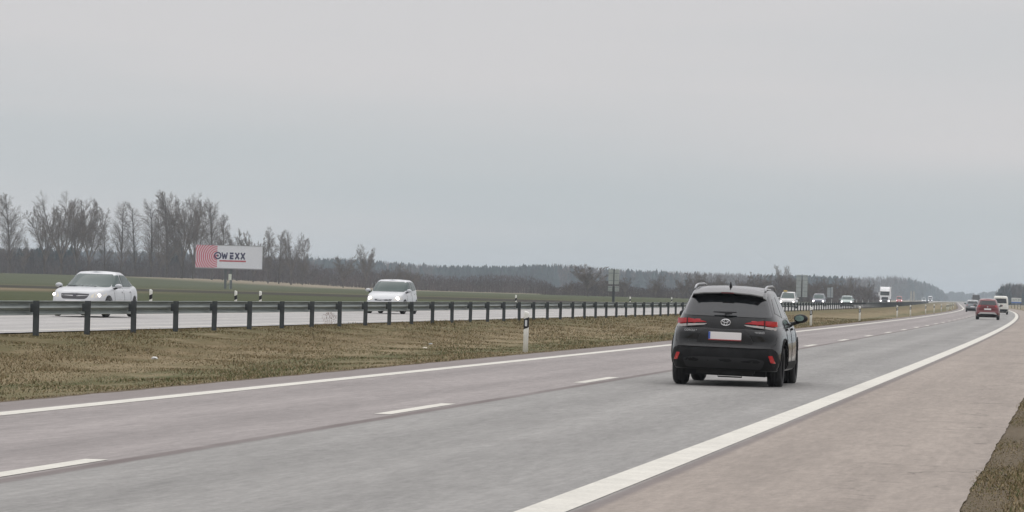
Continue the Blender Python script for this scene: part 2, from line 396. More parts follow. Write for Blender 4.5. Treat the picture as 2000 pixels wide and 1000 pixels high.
# ------------------------------------------------------------------ grass (uncountable)
def grass(name, regions, lab, mat):
    V = []; F = []; CC = []
    for (l0, l1, s0, s1, n, h) in regions:
        for _ in range(n):
            u = random.random(); s = s0*(s1/s0)**u; l = random.uniform(l0, l1)
            cl = math.sin(l*1.7+s*.31)+math.sin(s*.9-l*.8)
            hh = h*random.uniform(.45, 1.15)*(1+.3*cl); 
            if hh < .006: continue
            z = ground_z(l, s)-.01; a = random.uniform(0, 2*PI); wd = random.uniform(.004, .010)*(1+s/70)
            x = l+shift(s); dx, dy = math.cos(a)*wd, math.sin(a)*wd
            b = random.uniform(0, 2*PI); q = hh*random.uniform(.2, 1.1)
            i = len(V); V += [(x-dx, s-dy, z), (x+dx, s+dy, z), (x+math.cos(b)*q, s+math.sin(b)*q, z+hh)]; F.append((i, i+1, i+2))
            CC += [grass_tone(l, s)]*3
    o = link(name, V, F, mat); at = o.data.color_attributes.new('tone', 'FLOAT_COLOR', 'POINT')
    at.data.foreach_set('color', np.array(CC, np.float32).ravel()); return tag(o, lab, kind='stuff')
GT = {'tan': (.275,.222,.138), 'olive': (.142,.125,.062), 'brown': (.190,.144,.078), 'green': (.100,.112,.050)}
def grass_tone(l, s):
    n = math.sin(s*.07+1.3)+.7*math.sin(s*.19+l*.5)+.4*math.sin(s*.61-l*1.1); q = l+n*.8+random.gauss(0, .9)
    if l > -2: k = random.choices(('tan','olive','brown','green'), (4,2,3,1))[0]
    elif q < -19.5: k = random.choices(('brown','olive','tan','green'), (5,4,1.5,.5))[0]
    elif q < -17.2: k = random.choices(('brown','olive','tan'), (4,2,4))[0]
    elif q < -15.0: k = random.choices(('tan','brown','olive'), (7,2,1))[0]
    elif q < -13.4: k = random.choices(('olive','green','tan'), (4,4,2))[0]
    else: k = random.choices(('tan','brown','olive','green'), (5,2,2,1))[0]
    v = random.uniform(.92, 1.08); c = GT[k]; return (c[0]*v, c[1]*v, c[2]*v, 1)
gmat = NG('dry_grass'); ga = gmat.n('ShaderNodeVertexColor', layer_name='tone'); gmat.set(gmat.b.inputs['Base Color'], ga.outputs[0])
gmat.b.inputs['Roughness'].default_value = .9; gmat.b.inputs['Specular IOR Level'].default_value = .1; gm1 = gmat.m
grass('median_grass', [(-22.8,-11.8,34,110,120000,.042), (-22.8,-11.8,110,260,38000,.07)], 'short dry grass tufts growing in the median', gm1)
grass('verge_grass', [(-.82,-.3,17,60,30000,.020), (-.5,3.0,17,60,60000,.040), (-.5,3.5,30,120,14000,.045)], 'rough dry grass on the right hand verge', gm1)

# ------------------------------------------------------------------ guardrail
GL = -21.48
gr = thing('guardrail', 'long steel guardrail on dark posts between the median grass and the opposite carriageway', 'guardrail', (GL+shift(60), 60, .13))
def rail_section():       # (offset towards the far carriageway, height): W beam with thickness
    P = [(.02,.745),(.012,.735),(.075,.70),(.09,.685),(.09,.665),(.02,.615),(.01,.595),(.02,.575),(.09,.525),(.09,.505),(.075,.49),(.012,.455),(.02,.445)]
    back = [(x+.012, z) for x, z in reversed(P)]
    return [(-x-.13, z-.01) for x, z in P+back]
sec = rail_section(); gs = stations(46, 150, 4, 1)+stations(154, 1400, 6, 1.03)
rings = []
for s in gs:
    rings.append([(GL+shift(s)+x-gr.location.x, s-gr.location.y, z) for x, z in sec])
mb = MB(); mb.loft(rings, True); mb.build('rail', steel, gr)
pm = MB()                                            # one C shaped post with its spacer block
pm.prism([(-.055,-.05),(.055,-.05),(.055,-.03),(-.035,-.03),(-.035,.03),(.055,.03),(.055,.05),(-.055,.05)], 'z', -.35, .74)
pm.box(-.12,-.055,-.04,.04,.50,.68)
p0 = pm.build('post', steel_dark, gr, bevel=.004)
n0 = 73.44; posts = []
for k in range(-6, 94):
    s = n0+4*k; o = p0 if k == -6 else p0.copy()
    if k != -6: COL.objects.link(o); o.parent = gr
    j = random.uniform(-.008, .008)
    o.location = (GL+shift(s)-gr.location.x, s-gr.location.y, 0); o.rotation_euler = (0, j, heading(s))
mb = MB()
for k in range(94, 300):
    s = n0+4*k; x = GL+shift(s)-gr.location.x; y = s-gr.location.y
    mb.box(x-.055, x+.055, y-.05, y+.05, -.3, .73)
tag(mb.build('distant_posts', steel_dark, gr), 'far off posts merging into a dark band', kind='stuff')

# ------------------------------------------------------------------ delineator posts
def make_delineator(label, group, plain=False):
    t = thing('delineator_post', label, 'delineator post', group=group)
    def ringz(z, sx=1.0, slope=0):
        n = 14; return [(.058*sx*math.copysign(abs(math.cos(a))**.6, math.cos(a)), .045*sx*math.copysign(abs(math.sin(a))**.6, math.sin(a)), z+slope*math.cos(a)) for a in [2*PI*k/n for k in range(n)]]
    b = MB(); b.loft([ringz(-.2), ringz(.5), ringz(.88, 1, -.012), ringz(.925, .93, -.015), ringz(.935, .6, -.01)]); b.build('post_body', white_plastic, t, True)
    zl_, zh_ = (.575, .745) if plain else (.55, .785)
    k = MB(); k.loft([ringz(zl_, 1.04, .03), ringz(zh_, 1.04, .03)]); kb = k.build('black_band', black_plastic, t)
    for sg in (() if plain else (-1, 1)):
        r = MB(); r.box(-.024, .024, sg*.0465, sg*.053, .60, .74)
        r.build('reflector', M('reflector_white', (.62,.64,.66), .25), kb)
    return t
GN = 'delineator posts along the near edge of the median'
GF = 'delineator posts beyond the opposite carriageway'
first = {}
def put_post(px, lat, label, group, s=None, lean=0.0, h=1.0):
    s = s or s_of(px, lat); loc = (lat+shift(s), s, ground_z(lat, s)+.0)
    kd = group == GF
    if kd not in first:
        first[kd] = make_delineator(label, group, kd); o = first[kd]; o.location = loc; o.rotation_euler[2] = heading(s)
    else: o = dup(first[kd], loc, heading(s), label, group=group)
    o.rotation_euler[1] = lean; o.scale = (1, 1, h); return o
put_post(1031, -12.35, 'large white delineator post with black band in the median left of the black car', GN, lean=.012)
put_post(1587, -12.35, 'white delineator post just right of the black car in the median', GN)
put_post(1682, -12.35, 'second white delineator post right of the black car, alone on the median edge', GN)
put_post(1755, -12.35, 'white delineator post in the median below the red vehicle and right of the lorry', GN)
put_post(1781, -12.35, 'white delineator post in the median below the beige twin sign backs', GN, lean=-.015)
put_post(1810.5, -12.35, 'white delineator post in the median just left of and below the distant white lorry', GN)
for px in (1827, 1841, 1852, 1855.5, 1860, 1864.5):
    put_post(px, -12.35, 'tiny far off delineator post in the bunched row where the median narrows away', GN)
FARL = ['white post with black band beyond the guardrail just right of the white saloon', 'white post with black band beyond the guardrail, left one of the pair below the billboard',
        'white post with black band beyond the guardrail, right one of the pair below the billboard', 'white post with black band beyond the guardrail above the large near delineator',
        'white post with black band beyond the guardrail right of the smaller twin sign backs', 'white post with black band beyond the guardrail just left of the black car']
for px, lb in zip((297, 463, 511, 1010, 1233, 1314), FARL): put_post(px, -35.5, lb, GF, h=1.06)
for px in (1632, 1650, 1675, 1687, 1698, 1707, 1714):
    s = 23.25/(-rx_px(px)-.035) if px > 1640 else 690
    put_post(px, -35.5, 'tiny white post in the distant row between the pale green car and the lorry', GF, s=s)
for k, s in enumerate((700, 760)):
    put_post(0, -.3+1.2, ('nearer of two thin delineator posts by the blue and white sign', 'thinner, farther delineator post on the right verge beside the blue and white sign')[k], 'delineator posts on the right verge', s=s)

# ------------------------------------------------------------------ vehicles
def lerp(tab, x):
    return float(np.interp(x, [t[0] for t in tab], [t[1] for t in tab]))
def smoothtab(tab):
    xs = np.array([t[0] for t in tab]); ys = np.array([t[1] for t in tab]); d = np.gradient(ys, xs)
    def f(x):
        x = min(max(x, xs[0]), xs[-1]); i = min(max(int(np.searchsorted(xs, x))-1, 0), len(xs)-2)
        h = xs[i+1]-xs[i]; t = (x-xs[i])/h
        sl = (ys[i+1]-ys[i])/h
        def lim(m): return 0 if m*sl <= 0 else math.copysign(min(abs(m), 3*abs(sl)), m)
        a, b = lim(d[i]), lim(d[i+1])
        return float((2*t**3-3*t*t+1)*ys[i]+(t**3-2*t*t+t)*h*a+(-2*t**3+3*t*t)*ys[i+1]+(t**3-t*t)*h*b)
    return f
def sup(a, n, N_):
    # even spacing along the first quadrant, then mirrored so the ring stays symmetric
    D = [(math.cos(PI/2*k/4000)**(2/n) if k < 4000 else 0.0, math.sin(PI/2*k/4000)**(2/n)) for k in range(4001)]
    L = [0.0]
    for u, v in zip(D, D[1:]): L.append(L[-1]+math.hypot((u[0]-v[0])*1.6, u[1]-v[1]))
    q = N_//4; Q = []
    for k in range(q+1):
        j = int(np.searchsorted(L, L[-1]*k/q)); Q.append(D[min(j, 4000)])
    Q[0] = (1.0, 0.0); Q[q] = (0.0, 1.0)
    return Q[:q]+[(-x, y) for x, y in reversed(Q[1:])]+[(-x, -y) for x, y in Q[:q]]+[(x, -y) for x, y in reversed(Q[1:])]
def capgrid(V, F, ring, crown, K=6, flip=False):      # fill a left-right symmetric closed ring
    n = len(ring); rows = []
    for i in range(n//2+1):
        a, b = ring[i], ring[(n-i) % n]
        if a == b or i == 0 or i == n//2: rows.append([a]); continue
        pa, pb = Vector(V[a]), Vector(V[b]); row = [a]
        for k in range(1, K):
            t = k/K; p = pa.lerp(pb, t); q = 1-(2*t-1)**2; p.z += crown(p.x)*q; V.append(tuple(p)); row.append(len(V)-1)
        row.append(b); rows.append(row)
    for i in range(len(rows)-1):
        r0, r1 = rows[i], rows[i+1]
        if len(r0) == 1 and len(r1) == 1: continue
        if len(r0) == 1:
            for k in range(K): F.append((r0[0], r1[k], r1[k+1]))
        elif len(r1) == 1:
            for k in range(K): F.append((r0[k], r1[0], r0[k+1]))
        else:
            for k in range(K): F.append((r0[k], r1[k], r1[k+1], r0[k+1]))
def rounded(poly, r=.03, n=3):
    o = []
    for i, p in enumerate(poly):
        a, b = Vector(poly[i-1]), Vector(poly[(i+1) % len(poly)]); p = Vector(p)
        da, db = (a-p), (b-p); ra, rb = min(r, da.length*.45), min(r, db.length*.45)
        s, e = p+da.normalized()*ra, p+db.normalized()*rb
        for k in range(n+1):
            t = k/n; o.append(tuple(s*(1-t)**2+p*2*t*(1-t)+e*t*t))
    return o
def mirror(poly): return [(-a, b) for a, b in reversed(poly)]

class Car:
    def __init__(s, name, label, cat, loc, rz, pm_, spec, group=None):
        s.t = thing(name, label, cat, loc, rz, group); s.sp = spec; s.paint = pm_; s.body()
    def body(s):
        q = s.sp; L, W, zb = q['L'], q['W'], q['zb']; a, b = L/2, W/2; NN = 72
        zt = smoothtab(q['top']); fw = smoothtab(q.get('sec', [(0,.90),(.12,.965),(.35,1),(.6,.995),(.82,.965),(.95,.915),(1,.86)]))
        fx, rx = smoothtab(q['nose']), smoothtab(q['tail'])
        V = []; F = []; base = sup(1, q.get('n', 4.6), NN); rings = []
        for v in [0,.04,.12,.22,.34,.46,.58,.70,.80,.88,.94,.98,1.0]:
            ring = []
            for cx, cy in base:
                x = cx*a; e = abs(cx)**3
                x -= (fx(v)*e if cx > 0 else -rx(v)*e)
                y = cy*b*fw(v)*(1-(q.get('tf', .07) if cx > 0 else q.get('tr', .05))*abs(cx)**2.5)
                z = zb + v*(zt(x)-zb); V.append((x, y, z)); ring.append(len(V)-1)
            rings.append(ring)
        for r0, r1 in zip(rings, rings[1:]):
            for k in range(NN): F.append((r0[k], r0[(k+1) % NN], r1[(k+1) % NN], r1[k]))
        capgrid(V, F, rings[-1], lambda x: q.get('crown', .035)); capgrid(V, F, rings[0], lambda x: 0)
        me = bpy.data.meshes.new('body'); me.from_pydata(V, [], F); me.update()
        bm = bmesh.new(); bm.from_mesh(me); bmesh.ops.recalc_face_normals(bm, faces=bm.faces); bm.to_mesh(me); bm.free()
        tmp = bpy.data.objects.new('tmp', me); COL.objects.link(tmp)
        cut = MB(); R = q['R']
        for wx in q['wx']:
            for sg in (-1, 1):
                n = 28; ra = R+.055; y0, y1 = (b-.30)*sg, (b+.2)*sg
                poly = [(wx+ra*math.cos(2*PI*k/n), R+.01+ra*math.sin(2*PI*k/n)) for k in range(n)]
                cut.prism(poly, 'y', min(y0, y1), max(y0, y1))
        co = cut.build('cut')
        md = tmp.modifiers.new('b', 'BOOLEAN'); md.object = co; md.operation = 'DIFFERENCE'; md.solver = 'EXACT'
        dg = bpy.context.evaluated_depsgraph_get(); me2 = bpy.data.meshes.new_from_object(tmp.evaluated_get(dg))
        bpy.data.objects.remove(tmp); bpy.data.objects.remove(co)
        # cabin
        V = [tuple(v.co) for v in me2.vertices]; F = [tuple(p.vertices) for p in me2.polygons]; nb = len(F)
        rings = []; base = sup(1, q.get('cn', 5.5), 64)
        zs = [c[0] for c in q['cab']]; fs = [smoothtab([(c[0], c[k]) for c in q['cab']]) for k in (1, 2, 3)]
        zl = sorted(set(list(np.linspace(zs[0], zs[-1], 11))+zs)); bow = q.get('bow', .10)
        rf = smoothtab(q['roof']) if 'roof' in q else (lambda x: 0)
        for z in zl:
            xr, xf, hw = [f(z) for f in fs]; u = (z-zs[0])/(zs[-1]-zs[0]); ring = []
            for cx, cy in base:
                c, h = (xr+xf)/2, (xf-xr)/2; x = c+cx*h - (bow*cy*cy*max(0, cx)**4) + (bow*.4*cy*cy*max(0, -cx)**4)
                V.append((x, cy*hw*(1-.05*abs(cx)**3), z+u*rf(x))); ring.append(len(V)-1)
            rings.append(ring)
        for r0, r1 in zip(rings, rings[1:]):
            for k in range(64): F.append((r0[k], r0[(k+1) % 64], r1[(k+1) % 64], r1[k]))
        capgrid(V, F, rings[-1], lambda x: q.get('rcrown', .045)); capgrid(V, F, rings[0], lambda x: 0)
        me = bpy.data.meshes.new('body'); me.from_pydata(V, [], F); me.update()
        bm = bmesh.new(); bm.from_mesh(me); bmesh.ops.recalc_face_normals(bm, faces=bm.faces); bm.to_mesh(me); s.bvh = BVHTree.FromBMesh(bm); bm.free()
        s.bo = link_mesh('body', me, s.paint, s.t, True)
        try:
            me.set_sharp_from_angle(angle=math.radians(38))
        except Exception: pass
    def hit(s, axis, u, z):
        if axis in ('rear', 'front'):
            sg = -1 if axis == 'rear' else 1; o = Vector((sg*6, u, z)); d = Vector((-sg, 0, 0))
        elif axis == 'top': o = Vector((u, z, 5)); d = Vector((0, 0, -1))
        else:
            sg = 1 if axis == 'left' else -1; o = Vector((u, sg*4, z)); d = Vector((0, -sg, 0))
        h = s.bvh.ray_cast(o, d)
        if h[0] is None:
            p = Vector((0, u, z)) if axis in ('rear', 'front') else Vector((u, 0, z))
            p = o; h = s.bvh.find_nearest(o+d*(6-s.sp['L']/2 if axis in ('rear','front') else 3.1)); return h[0]*1.0, d
        return h[0], d
    def patch(s, name, poly, axis, mat, parent=None, proud=.006, r=.03, thick=.02, edge=.11, label=None, hull=False):
        poly = rounded(poly, r) if r else poly
        bm = bmesh.new(); vs_ = [bm.verts.new((p[0], p[1], 0)) for p in poly]; bm.faces.new(vs_)
        bmesh.ops.triangulate(bm, faces=bm.faces)
        for _ in range(5):
            es = [e for e in bm.edges if e.calc_length() > edge]
            if not es: break
            bmesh.ops.subdivide_edges(bm, edges=es, cuts=1); bmesh.ops.triangulate(bm, faces=[f for f in bm.faces if len(f.verts) > 4])
        bm.verts.index_update(); bv = [v for v in bm.verts]; n = len(bv); V = []; V2 = []
        for v in bv:
            p, d = s.hit(axis, v.co.x, v.co.y)
            if hull: p.x = min(s.hit(axis, v.co.x, z_)[0].x for z_ in (.93, .96, .985, 1.0, 1.02, 1.05))
            p = p-d*proud; V.append(tuple(p)); V2.append(tuple(p+d*(thick+proud)))
        F = []; 
        for f in bm.faces:
            id_ = [v.index for v in f.verts]; F.append(tuple(id_)); F.append(tuple(i+n for i in reversed(id_)))
        for e in bm.edges:
            if len(e.link_faces) == 1: i, j = e.verts[0].index, e.verts[1].index; F.append((i, j, j+n, i+n))
        bm.free()
        me = bpy.data.meshes.new(name); me.from_pydata(V+V2, [], F); me.update()
        bm = bmesh.new(); bm.from_mesh(me); bmesh.ops.recalc_face_normals(bm, faces=bm.faces); bm.to_mesh(me); bm.free()
        o = link_mesh(name, me, mat, parent or s.t, True)
        try: me.set_sharp_from_angle(angle=math.radians(40))
        except Exception: pass
        if label: o['label'] = label
        return o
    def seam(s, poly, axis, wd=.008, mat=None, parent=None, name='panel_gap', closed=False):
        pts = list(poly)+([poly[0]] if closed else []); mb = MB(); path = []
        for a, b in zip(pts, pts[1:]):
            n = max(2, int(math.hypot(a[0]-b[0], a[1]-b[1])/.08))
            for k in range(n): t = k/n; path.append((a[0]+(b[0]-a[0])*t, a[1]+(b[1]-a[1])*t))
        path.append(pts[-1]); P = [s.hit(axis, *p)[0] for p in path]
        mb.tube(P, wd, 5); return mb.build(name, mat or black_plastic, parent or s.bo)
    def wheels(s, rimmat=None, spokes=5, tw=.215):
        q = s.sp; R = q['R']
        def lathe(prof, n=36):
            mb = MB(); mb.loft([[(r*math.cos(2*PI*k/n), y, r*math.sin(2*PI*k/n)) for k in range(n)] for y, r in prof], False); return mb
        rr = R*.66
        tyre = lathe([(-tw/2+.02,rr),(-tw/2,rr+.03),(-tw/2,R-.05),(-tw/2+.025,R-.012),(-tw/2+.05,R),(tw/2-.05,R),(tw/2-.025,R-.012),(tw/2,R-.05),(tw/2,rr+.03),(tw/2-.02,rr)])
        for y in (-.045, 0, .045):       # tread ribs
            t2 = lathe([(y-.014,R-.002),(y-.012,R+.004),(y+.012,R+.004),(y+.014,R-.002)]); tyre.add(t2.v, t2.f)
        rim = lathe([(-.08,rr+.002),(.05,rr+.002),(.075,rr-.01),(.07,rr-.03),(.03,rr-.035)])
        for k in range(spokes):
            m = Matrix.Rotation(2*PI*k/spokes, 4, 'Y'); rim.box(-.035, .035, .02, .06, .03, rr-.01, m)
        rim.prism([(.07*math.cos(2*PI*k/12), .07*math.sin(2*PI*k/12)) for k in range(12)], 'y', .0, .07)
        rim.prism([((rr-.02)*math.cos(2*PI*k/20), (rr-.02)*math.sin(2*PI*k/20)) for k in range(20)], 'y', -.06, -.045)
        w0 = None
        for wx in q['wx']:
            for sg in (1, -1):
                if w0 is None:
                    w0 = tyre.build('wheel', rubber, s.t, True); r0 = rim.build('rim', rimmat or alloy, w0); wo = w0
                else:
                    wo = w0.copy(); COL.objects.link(wo); wo.parent = s.t; ro = r0.copy(); COL.objects.link(ro); ro.parent = wo
                wo.location = (wx, sg*(q['W']/2-tw/2-.035), R); wo.rotation_euler = (0, random.uniform(0, 6), 0 if sg > 0 else PI)
        mb = MB(); mb.box(-q['L']/2+.30, q['L']/2-.35, -q['W']/2+.27, q['W']/2-.27, q['zb']-.09, q['zb']+.12)
        mb.build('underbody', dark_under, s.t)
    def mirrors(s, x, y, z, mat, sc=1.0, back=True):
        for sg in (1, -1):
            mb = MB(); P = []
            for u, k in ((-.07,.55),(-.06,.9),(-.02,1),(.04,.9),(.09,.55)):
                P.append([(x+u*sc, sg*(y+ .12*sc*k*math.cos(2*PI*j/14) ), z+.075*sc*k*math.sin(2*PI*j/14)) for j in range(14)])
            mb.loft(P); h = mb.build('wing_mirror', mat, s.t, True)
            mb = MB(); mb.tube([(x+.02, sg*(y-.03), z-.05*sc), (x+.06, sg*(y-.13*sc), z-.09*sc), (x+.05, sg*(y-.24*sc), z-.10*sc)], [.035,.03,.03], 8); mb.build('mirror_arm', black_plastic, h)
            if back:
                mb = MB(); mb.prism([(sg*(y-.02)+.078*sc*math.cos(2*PI*j/14), z+.005+.050*sc*math.sin(2*PI*j/14)) for j in range(14)], 'x', x-.078*sc, x-.068*sc)
                mb.build('mirror_glass', mirror_glass, h)
    def mesh(s, mb, name, mat, parent=None, smooth=False, bevel=0):
        return mb.build(name, mat, parent or s.t, smooth, bevel=bevel)
    def front_set(s, f):
        """f: zw0,zw1 windscreen, hw0,hw1 its half widths; hl headlight polygon (y,z); gr grille; lamp (y,z,r)"""
        p = s.patch
        p('windscreen', [(-f['hw0'],f['zw0']),(f['hw0'],f['zw0']),(f['hw1'],f['zw1']),(-f['hw1'],f['zw1'])], 'front', glass_green, r=.06, proud=.014, edge=.07)
        for m in (0, 1):
            pl = mirror(f['hl']) if m else f['hl']; h = p('headlight', pl, 'front', warm_lens, r=.04)
            if f.get('lit', True):
                y, z, r = f['lamp']; y = -y if m else y; pt = s.hit('front', y, z)[0]
                mb = MB(); mb.loft([[(pt.x-.03+dx, y+r*k*math.cos(2*PI*j/14), z+r*k*math.sin(2*PI*j/14)) for j in range(14)] for dx, k in ((0,1),(.05,1),(.065,.7),(.07,.2))])
                mb.build('lamp', lamp_lit, h, True)
        g = p('grille', f['gr'], 'front', M('grille_black', (.02,.02,.026), .4), r=.03)
        if f.get('bar'): p('grille_bar', f['bar'], 'front', M('satin_bar', (.30,.30,.31), .35, .5), g, proud=.012, r=.01)
        if f.get('intake'): p('air_intake', f['intake'], 'front', black_plastic, r=.03)
        z = f.get('zp', .45); pl = p('number_plate', [(-.26,z-.055),(.26,z-.055),(.26,z+.055),(-.26,z+.055)], 'front', plate_white, proud=.02, r=.005, edge=.6)
    def rear_set(s, f):
        p = s.patch
        p('rear_window', [(-f['hw0'],f['zw0']),(f['hw0'],f['zw0']),(f['hw1'],f['zw1']),(-f['hw1'],f['zw1'])], 'rear', glass_dark, r=.06)
        for m in (0, 1): p('tail_light', mirror(f['tl']) if m else f['tl'], 'rear', red_lens, r=.02)
        z = f.get('zp', .8); p('number_plate', [(-.26,z-.055),(.26,z-.055),(.26,z+.055),(-.26,z+.055)], 'rear', plate_white, proud=.02, r=.005, edge=.6)
        if f.get('bump'): p('bumper', f['bump'], 'rear', f.get('bmat', black_plastic), proud=.03, r=.05)
    def side_windows(s, polys, mat=None, handles=(), seams=()):
        for ax in ('left', 'right'):
            for pl in polys: s.patch('side_window', pl, ax, mat or glass_green, r=.04, proud=.014, edge=.07)
            for (x, z) in handles: s.patch('door_handle', [(x-.10,z-.02),(x+.10,z-.02),(x+.10,z+.02),(x-.10,z+.02)], ax, s.paint, proud=.03, r=.015)
            for sm_ in seams: s.seam(sm_, ax, .006)

def road_pose(px, lat, s=None, z=0.0, oncoming=False):
    s = s or s_of(px, lat)
    return (rx_px(px)*s, s, z), PI/2 + heading(s) + (PI if oncoming else 0)

# --- black SUV, the nearest car
black_paint = paint('dusty_black_paint', (.003,.0033,.004), .0, dust=.22, dustcol=(.018,.016,.014), rough=.17, coat=.45)
suv_spec = dict(L=4.46, W=1.83, zb=.27, R=.345, wx=(-1.32, 1.34), n=7, tf=.08, tr=.02, crown=.03,
    top=[(-2.23,.95),(-1.7,1.03),(0,1.05),(.9,1.04),(1.5,.98),(2.0,.90),(2.23,.76)],
    sec=[(0,.93),(.10,.975),(.30,1.0),(.48,1.0),(.66,.985),(.84,.955),(.95,.91),(1,.87)],
    nose=[(0,.10),(.3,.02),(.6,.0),(1,.12)], tail=[(0,.12),(.22,.0),(.42,.0),(.5,.05),(.62,.10),(.8,.08),(.93,.10),(1,.15)],
    cab=[(.86,-2.125,1.25,.85),(1.0,-2.12,1.10,.838),(1.11,-2.09,.93,.795),(1.3,-1.99,.62,.71),(1.44,-1.90,.36,.645),(1.52,-1.83,.16,.60),(1.56,-1.70,.02,.54)],
    roof=[(-1.9,-.03),(-1.2,.02),(-.4,.03),(.2,0)], rcrown=.03, cn=6.5, bow=.12)
loc, rz = road_pose(1443.5, -5.5, 57.1)
suv = Car('suv_car', 'dusty black SUV with red tail lights driving away in the near lane', 'car', loc, rz-.004, black_paint, suv_spec)
suv.t.scale = (.955, .955, .955); suv.t.rotation_euler[0] = .017; suv.t.location[2] = -.012; suv.wheels(dark_rim, tw=.235)
gl = suv.patch('rear_window', [(-.72,1.125),(.72,1.125),(.595,1.46),(-.595,1.46)], 'rear', M('rear_privacy_glass', (.012,.014,.016), .05, spec=.9), r=.05, proud=.012, edge=.07)
mb = MB(); mb.tube([(-2.135,.02,1.155),(-2.14,-.1,1.175),(-2.125,-.12+.32,1.19)], [.014,.012,.008], 6); mb.tube([(-2.13,-.17,1.195),(-2.13,.17,1.19)], .011, 6)
mb.build('rear_wiper', black_plastic, gl)
# roof spoiler with overhang
mb = MB()
for z0, z1, pts in ((0,0,0),):
    top = [(-1.62,1.575),(-2.06,1.525)]; 
prof = [(-1.45,1.592),(-1.75,1.568),(-1.99,1.505),(-2.01,1.488),(-1.97,1.472),(-1.85,1.465),(-1.45,1.46)]
rings = []
for y, k, dz in ((-.60,.55,-.075),(-.56,.9,-.035),(-.38,1,-.008),(0,1.03,.012),(.38,1,-.008),(.56,.9,-.035),(.60,.55,-.075)):
    rings.append([(-1.45+(x+1.45)*k, y, 1.50+(z-1.50)*(.5+.5*k)+dz) for x, z in prof])
mb = MB(); mb.loft(rings); spo = mb.build('roof_spoiler', black_paint, suv.t, True); spo.data.set_sharp_from_angle(angle=math.radians(14))
mb = MB(); mb.box(-2.035,-2.0,-.10,.10,1.492,1.506); mb.build('brake_light', M('dull_red_lens', (.12,.01,.012), .3), spo)
# lights
for sg in (1, -1):
    fl = (lambda q: q) if sg > 0 else mirror
    a = suv.patch('tail_light', fl([(.30,1.022),(.36,1.042),(.60,1.078),(.80,1.070),(.805,.985),(.62,1.005),(.44,1.015)]), 'rear', red_lens, proud=.010, r=.012, hull=True, thick=.05)
    suv.patch('lens_strip', fl([(.29,1.003),(.45,.996),(.62,.988),(.79,.968),(.79,.928),(.60,.952),(.34,.980)]), 'rear', clear_lens, a, proud=.009, r=.012, hull=True, thick=.05)
    suv.patch('lens_divider', fl([(.612,.955),(.628,.955),(.628,1.085),(.612,1.085)]), 'rear', black_plastic, a, proud=.014, r=0, hull=True, thick=.03)
    suv.patch('lens_return', [(-2.09,.985),(-2.085,1.07),(-1.86,1.045),(-1.93,.955)], 'left' if sg > 0 else 'right', red_lens, a, proud=.012, r=.01)
    suv.patch('reflector', fl([(.815,.405),(.745,.415),(.705,.525),(.765,.53)]), 'rear', red_lens, proud=.045, r=.01)
# lower cladding bumper
bump = suv.patch('rear_bumper', [(-.83,.285),(.83,.285),(.875,.42),(.83,.60),(.70,.645),(-.70,.645),(-.83,.60),(-.875,.42)], 'rear', trim_plastic, proud=.03, r=.05, edge=.09)
suv.patch('bumper_crease', [(-.79,.635),(.79,.635),(.74,.668),(-.74,.668)], 'rear', black_paint, bump, proud=.05, r=.02)
suv.patch('bumper_recess', [(-.60,.30),(.60,.30),(.66,.44),(.50,.475),(-.50,.475),(-.66,.44)], 'rear', M('recess_black', (.014,.014,.015), .8), bump, proud=.036, r=.04)
pf = suv.patch('plate_panel', [(-.46,.70),(.46,.70),(.35,.92),(-.35,.92)], 'rear', M('gloss_black_trim', (.009,.009,.010), .3), proud=.008, r=.04)
pl = suv.patch('number_plate', [(-.262,.757),(.262,.757),(.262,.875),(-.262,.875)], 'rear', plate_white, None, proud=.030, r=.012, edge=.6)
suv.patch('plate_strip', [(.232,.76),(.262,.76),(.262,.872),(.232,.872)], 'rear', plate_blue, pl, proud=.034, r=0, edge=.6)
suv.patch('plate_frame', [(-.262,.742),(.262,.742),(.262,.757),(-.262,.757)], 'rear', M('plate_frame_red', (.30,.03,.03), .4), pl, proud=.033, r=0, edge=.6)
def ring_mesh(mb, cy, cz, ry, rz_, x, r=.006, n=24):
    mb.tube([(x, cy+ry*math.cos(2*PI*k/n), cz+rz_*math.sin(2*PI*k/n)) for k in range(n+1)], r, 6, False)
em = suv.hit('rear', 0, 1.025)[0]
mb = MB(); ring_mesh(mb, 0, 1.03, .075, .05, em.x-.018, .009); ring_mesh(mb, 0, 1.03, .026, .048, em.x-.02, .007); ring_mesh(mb, 0, 1.052, .052, .024, em.x-.02, .007)
mb.build('emblem', chrome, suv.t, True)
def text_mesh(txt, size, name, mat, parent, mw, ext=.002):
    cu = bpy.data.curves.new(name, 'FONT'); cu.body = txt; cu.size = size; cu.extrude = ext; cu.align_x = 'CENTER'; cu.align_y = 'CENTER'
    o = bpy.data.objects.new(name, cu); COL.objects.link(o); dg = bpy.context.evaluated_depsgraph_get(); dg.update()
    me = bpy.data.meshes.new_from_object(o.evaluated_get(dg)); bpy.data.objects.remove(o)
    me.transform(mw); return link_mesh(name, me, mat, parent)
mw = Matrix(((0,0,-1,0),(-1,0,0,0),(0,1,0,0),(0,0,0,1)))      # text x -> -Y, text y -> Z, facing -X
for y, tx in ((.55,'COROLLA'), (-.55,'HYBRID')):
    p = suv.hit('rear', y, .885)[0]; text_mesh(tx, .045, 'badge', chrome, suv.t, Matrix.Translation((p.x-.008, y, .885)) @ mw)
for poly in ([(.80,.93),(.80,.70),(.74,.665)], [(-.80,.93),(-.80,.70),(-.74,.665)]): suv.seam(poly, 'rear', .005)
